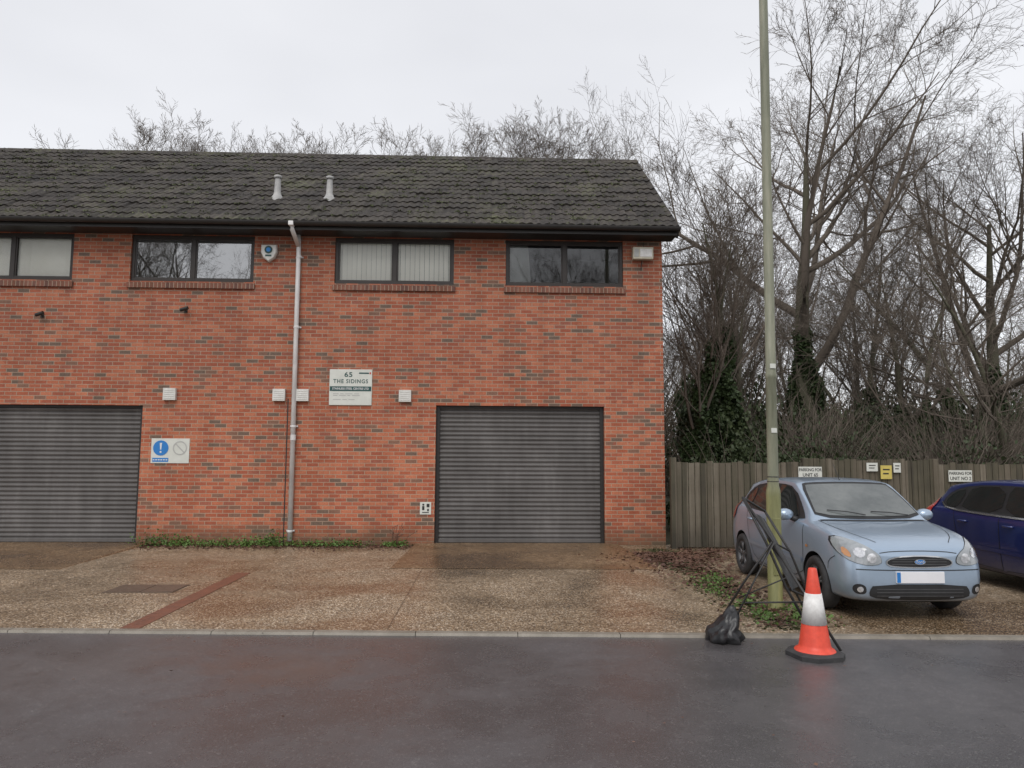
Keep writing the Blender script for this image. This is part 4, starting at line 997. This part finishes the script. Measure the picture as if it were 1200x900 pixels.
for x,y,s_,rz in ((4.9,15.6,1.45,0.2),(6.6,16.0,1.6,3.0),(5.9,18.0,2.2,1.2),(8.4,17.0,1.6,0.4),(7.4,20,2.6,2.0),(10.8,21,2.4,4.0)):
    place_shrub(Rt.choice(SH),x,y,(s_,s_*0.9,s_*1.3),rz,'dense dark evergreen shrub behind the fence')
for i in range(26):
    y=Rt.uniform(15,24); x=max(5.8,Rt.uniform(0.40,0.80)*y+Rt.uniform(-1,1))
    place_shrub(Rt.choice(TH),x,y,(Rt.uniform(1.5,2.4),Rt.uniform(1.4,2.0),Rt.uniform(1.6,2.6)),Rt.uniform(0,6),'tangled brown bramble thicket behind the fence')
for i in range(22):
    y=Rt.uniform(24,33); x=(0.17+0.66*(i+Rt.random())/22)*y; gsc=Rt.uniform(3.0,4.9)
    place_shrub(Rt.choice(BR+BR+SH),x,y,(Rt.uniform(2.6,3.6),2.5,gsc),Rt.uniform(0,6),'tangled shrub deep in the wood')

# ------------------------------------------------------------------ weeds, litter
def scatter(n,fn,name,size,mat,label,flat=0.25,seed=5,z=0.012):
    R=random.Random(seed); C=[]
    for _ in range(n):
        x,y,h=fn(R); C.append((x,y,z+h))
    me=leaf_mesh(name,np.array(C),size,mat,seed,flat); o=bpy.data.objects.new(name,me); COL.objects.link(o); tag(o,label,None,'stuff'); return o
def wall_weeds(R):
    cxs=((-5.75,.22,.10),(-5.3,.15,.07),(-4.7,.25,.05),(-4.1,.2,.06),(-3.75,.12,.10),(-3.1,.25,.04),(-2.5,.2,.05),(-1.6,.12,.04))
    c=R.choice(cxs); x=R.gauss(c[0],c[1]); y=13.46-abs(R.gauss(0,0.17)); return x,y,abs(R.gauss(0,c[2]))
scatter(2600,wall_weeds,'weeds',0.020,MAT_WEED,'low green weeds growing along the wall base',0.6,3)
def verge_w(R):
    c=R.choice(((2.75,7.4),(3.15,7.25),(2.85,8.1),(2.7,8.9),(2.95,9.6),(3.2,7.6)))
    return c[0]+R.gauss(0,0.10),c[1]+R.gauss(0,0.16),abs(R.gauss(0,0.05))
scatter(800,verge_w,'weeds',0.018,MAT_WEED,'scrappy green weeds around the lamp post',0.6,8)
def lit(R):
    if R.random()<0.6: return 2.9+R.gauss(0,0.45),12.5-abs(R.gauss(0,0.8)),0
    return 3.0+R.gauss(0,0.25),R.uniform(7.1,12),0
scatter(2600,lit,'leaf_litter',0.032,MAT_LITTER,'wet brown dead leaves on the ground',0.12,9)
def lit2(R):
    x=R.uniform(-6.3,-1.0); return x,13.42-abs(R.gauss(0,0.28)),0
scatter(1900,lit2,'leaf_litter',0.026,MAT_LITTER,'brown dead leaves along the wall base',0.12,10)
def lit3(R): return R.uniform(-7,6),R.uniform(3.0,12.8),0
scatter(260,lit3,'leaf_litter',0.012,MAT_LITTER,'scattered leaf scraps over the forecourt',0.1,12,0.006)
def lit4(R): return R.uniform(3.3,12),12.95-abs(R.gauss(0,0.3)),0
scatter(1800,lit4,'leaf_litter',0.032,MAT_LITTER,'brown leaves along the fence foot',0.12,14)
def moss(R):
    if R.random()<0.5: return 2.9+R.gauss(0,0.16),R.uniform(6.95,13),0
    x=R.uniform(-6.1,-1.2); return x,13.48-abs(R.gauss(0,0.12)),0
scatter(6000,moss,'moss',0.02,MAT_MOSS,'dark moss and soil in forecourt joint',0.2,15,0.004)
m=MB()
for i in range(14):
    x=-1.55+rr.gauss(0,0.06); y=13.3; h=rr.uniform(0.2,0.42); m.tube([(x,y,0),(x+rr.gauss(0,0.03),y,h*0.6),(x+rr.gauss(0,0.09),y,h)],0.004,4)
    m.lathe([(0.0,-0.01),(0.013,0.0),(0.0,0.014)],(m.v[-1][0],y,h),6)
m.obj('dry_weed',MAT_LITTER,loc=(-1.55,13.3,0),label='dried brown weed stalks at brick wall foot',cat='weed')

# ------------------------------------------------------------------ light, world, camera
w_=bpy.data.worlds.new('World'); scene.world=w_; w_.use_nodes=True; nt=w_.node_tree; nt.nodes.clear()
out=N(nt,'ShaderNodeOutputWorld'); sky=N(nt,'ShaderNodeTexSky',sky_type='NISHITA'); sky.sun_disc=False
EL,AZ=math.radians(48),math.radians(200)
sky.sun_elevation=EL; sky.sun_rotation=AZ
hs=N(nt,'ShaderNodeHueSaturation'); hs.inputs['Saturation'].default_value=0.25; nt.links.new(sky.outputs[0],hs.inputs['Color'])
b1=N(nt,'ShaderNodeBackground'); b1.inputs[1].default_value=0.05; nt.links.new(hs.outputs[0],b1.inputs[0])
tc=N(nt,'ShaderNodeTexCoord'); mp=N(nt,'ShaderNodeMapping'); mp.inputs['Scale'].default_value=(1,1,2.5); nt.links.new(tc.outputs['Generated'],mp.inputs[0])
cl=noise(nt,1.4,4,0.5,vec=mp.outputs[0])
cc=ramp(nt,cl,[(0.3,(0.60,0.605,0.635)),(0.7,(0.76,0.765,0.79))])
b2=N(nt,'ShaderNodeBackground'); b2.inputs[1].default_value=1.0; nt.links.new(cc,b2.inputs[0])
ad=N(nt,'ShaderNodeAddShader'); nt.links.new(b1.outputs[0],ad.inputs[0]); nt.links.new(b2.outputs[0],ad.inputs[1]); nt.links.new(ad.outputs[0],out.inputs[0])
sl=bpy.data.lights.new('sun','SUN'); sl.energy=1.5; sl.angle=math.radians(35); sl.color=(1,0.97,0.93)
so=bpy.data.objects.new('sun',sl); COL.objects.link(so)
dv=Vector((-0.25,-0.72,0.9)).normalized(); so.rotation_euler=dv.to_track_quat('Z','Y').to_euler(); so.location=(0,-5,20)
cam=bpy.data.cameras.new('camera'); cam.sensor_width=36; cam.lens=870/1200*36; cam.clip_end=1000; cam.clip_start=0.05
co=bpy.data.objects.new('camera',cam); COL.objects.link(co); scene.camera=co
Rm=Matrix.Rotation(-math.radians(1.9),3,'Z')@Matrix.Rotation(math.radians(95.5),3,'X')@Matrix.Rotation(math.radians(0.31),3,'Z')
co.matrix_world=Matrix.Translation((0,0,1.6))@Rm.to_4x4()
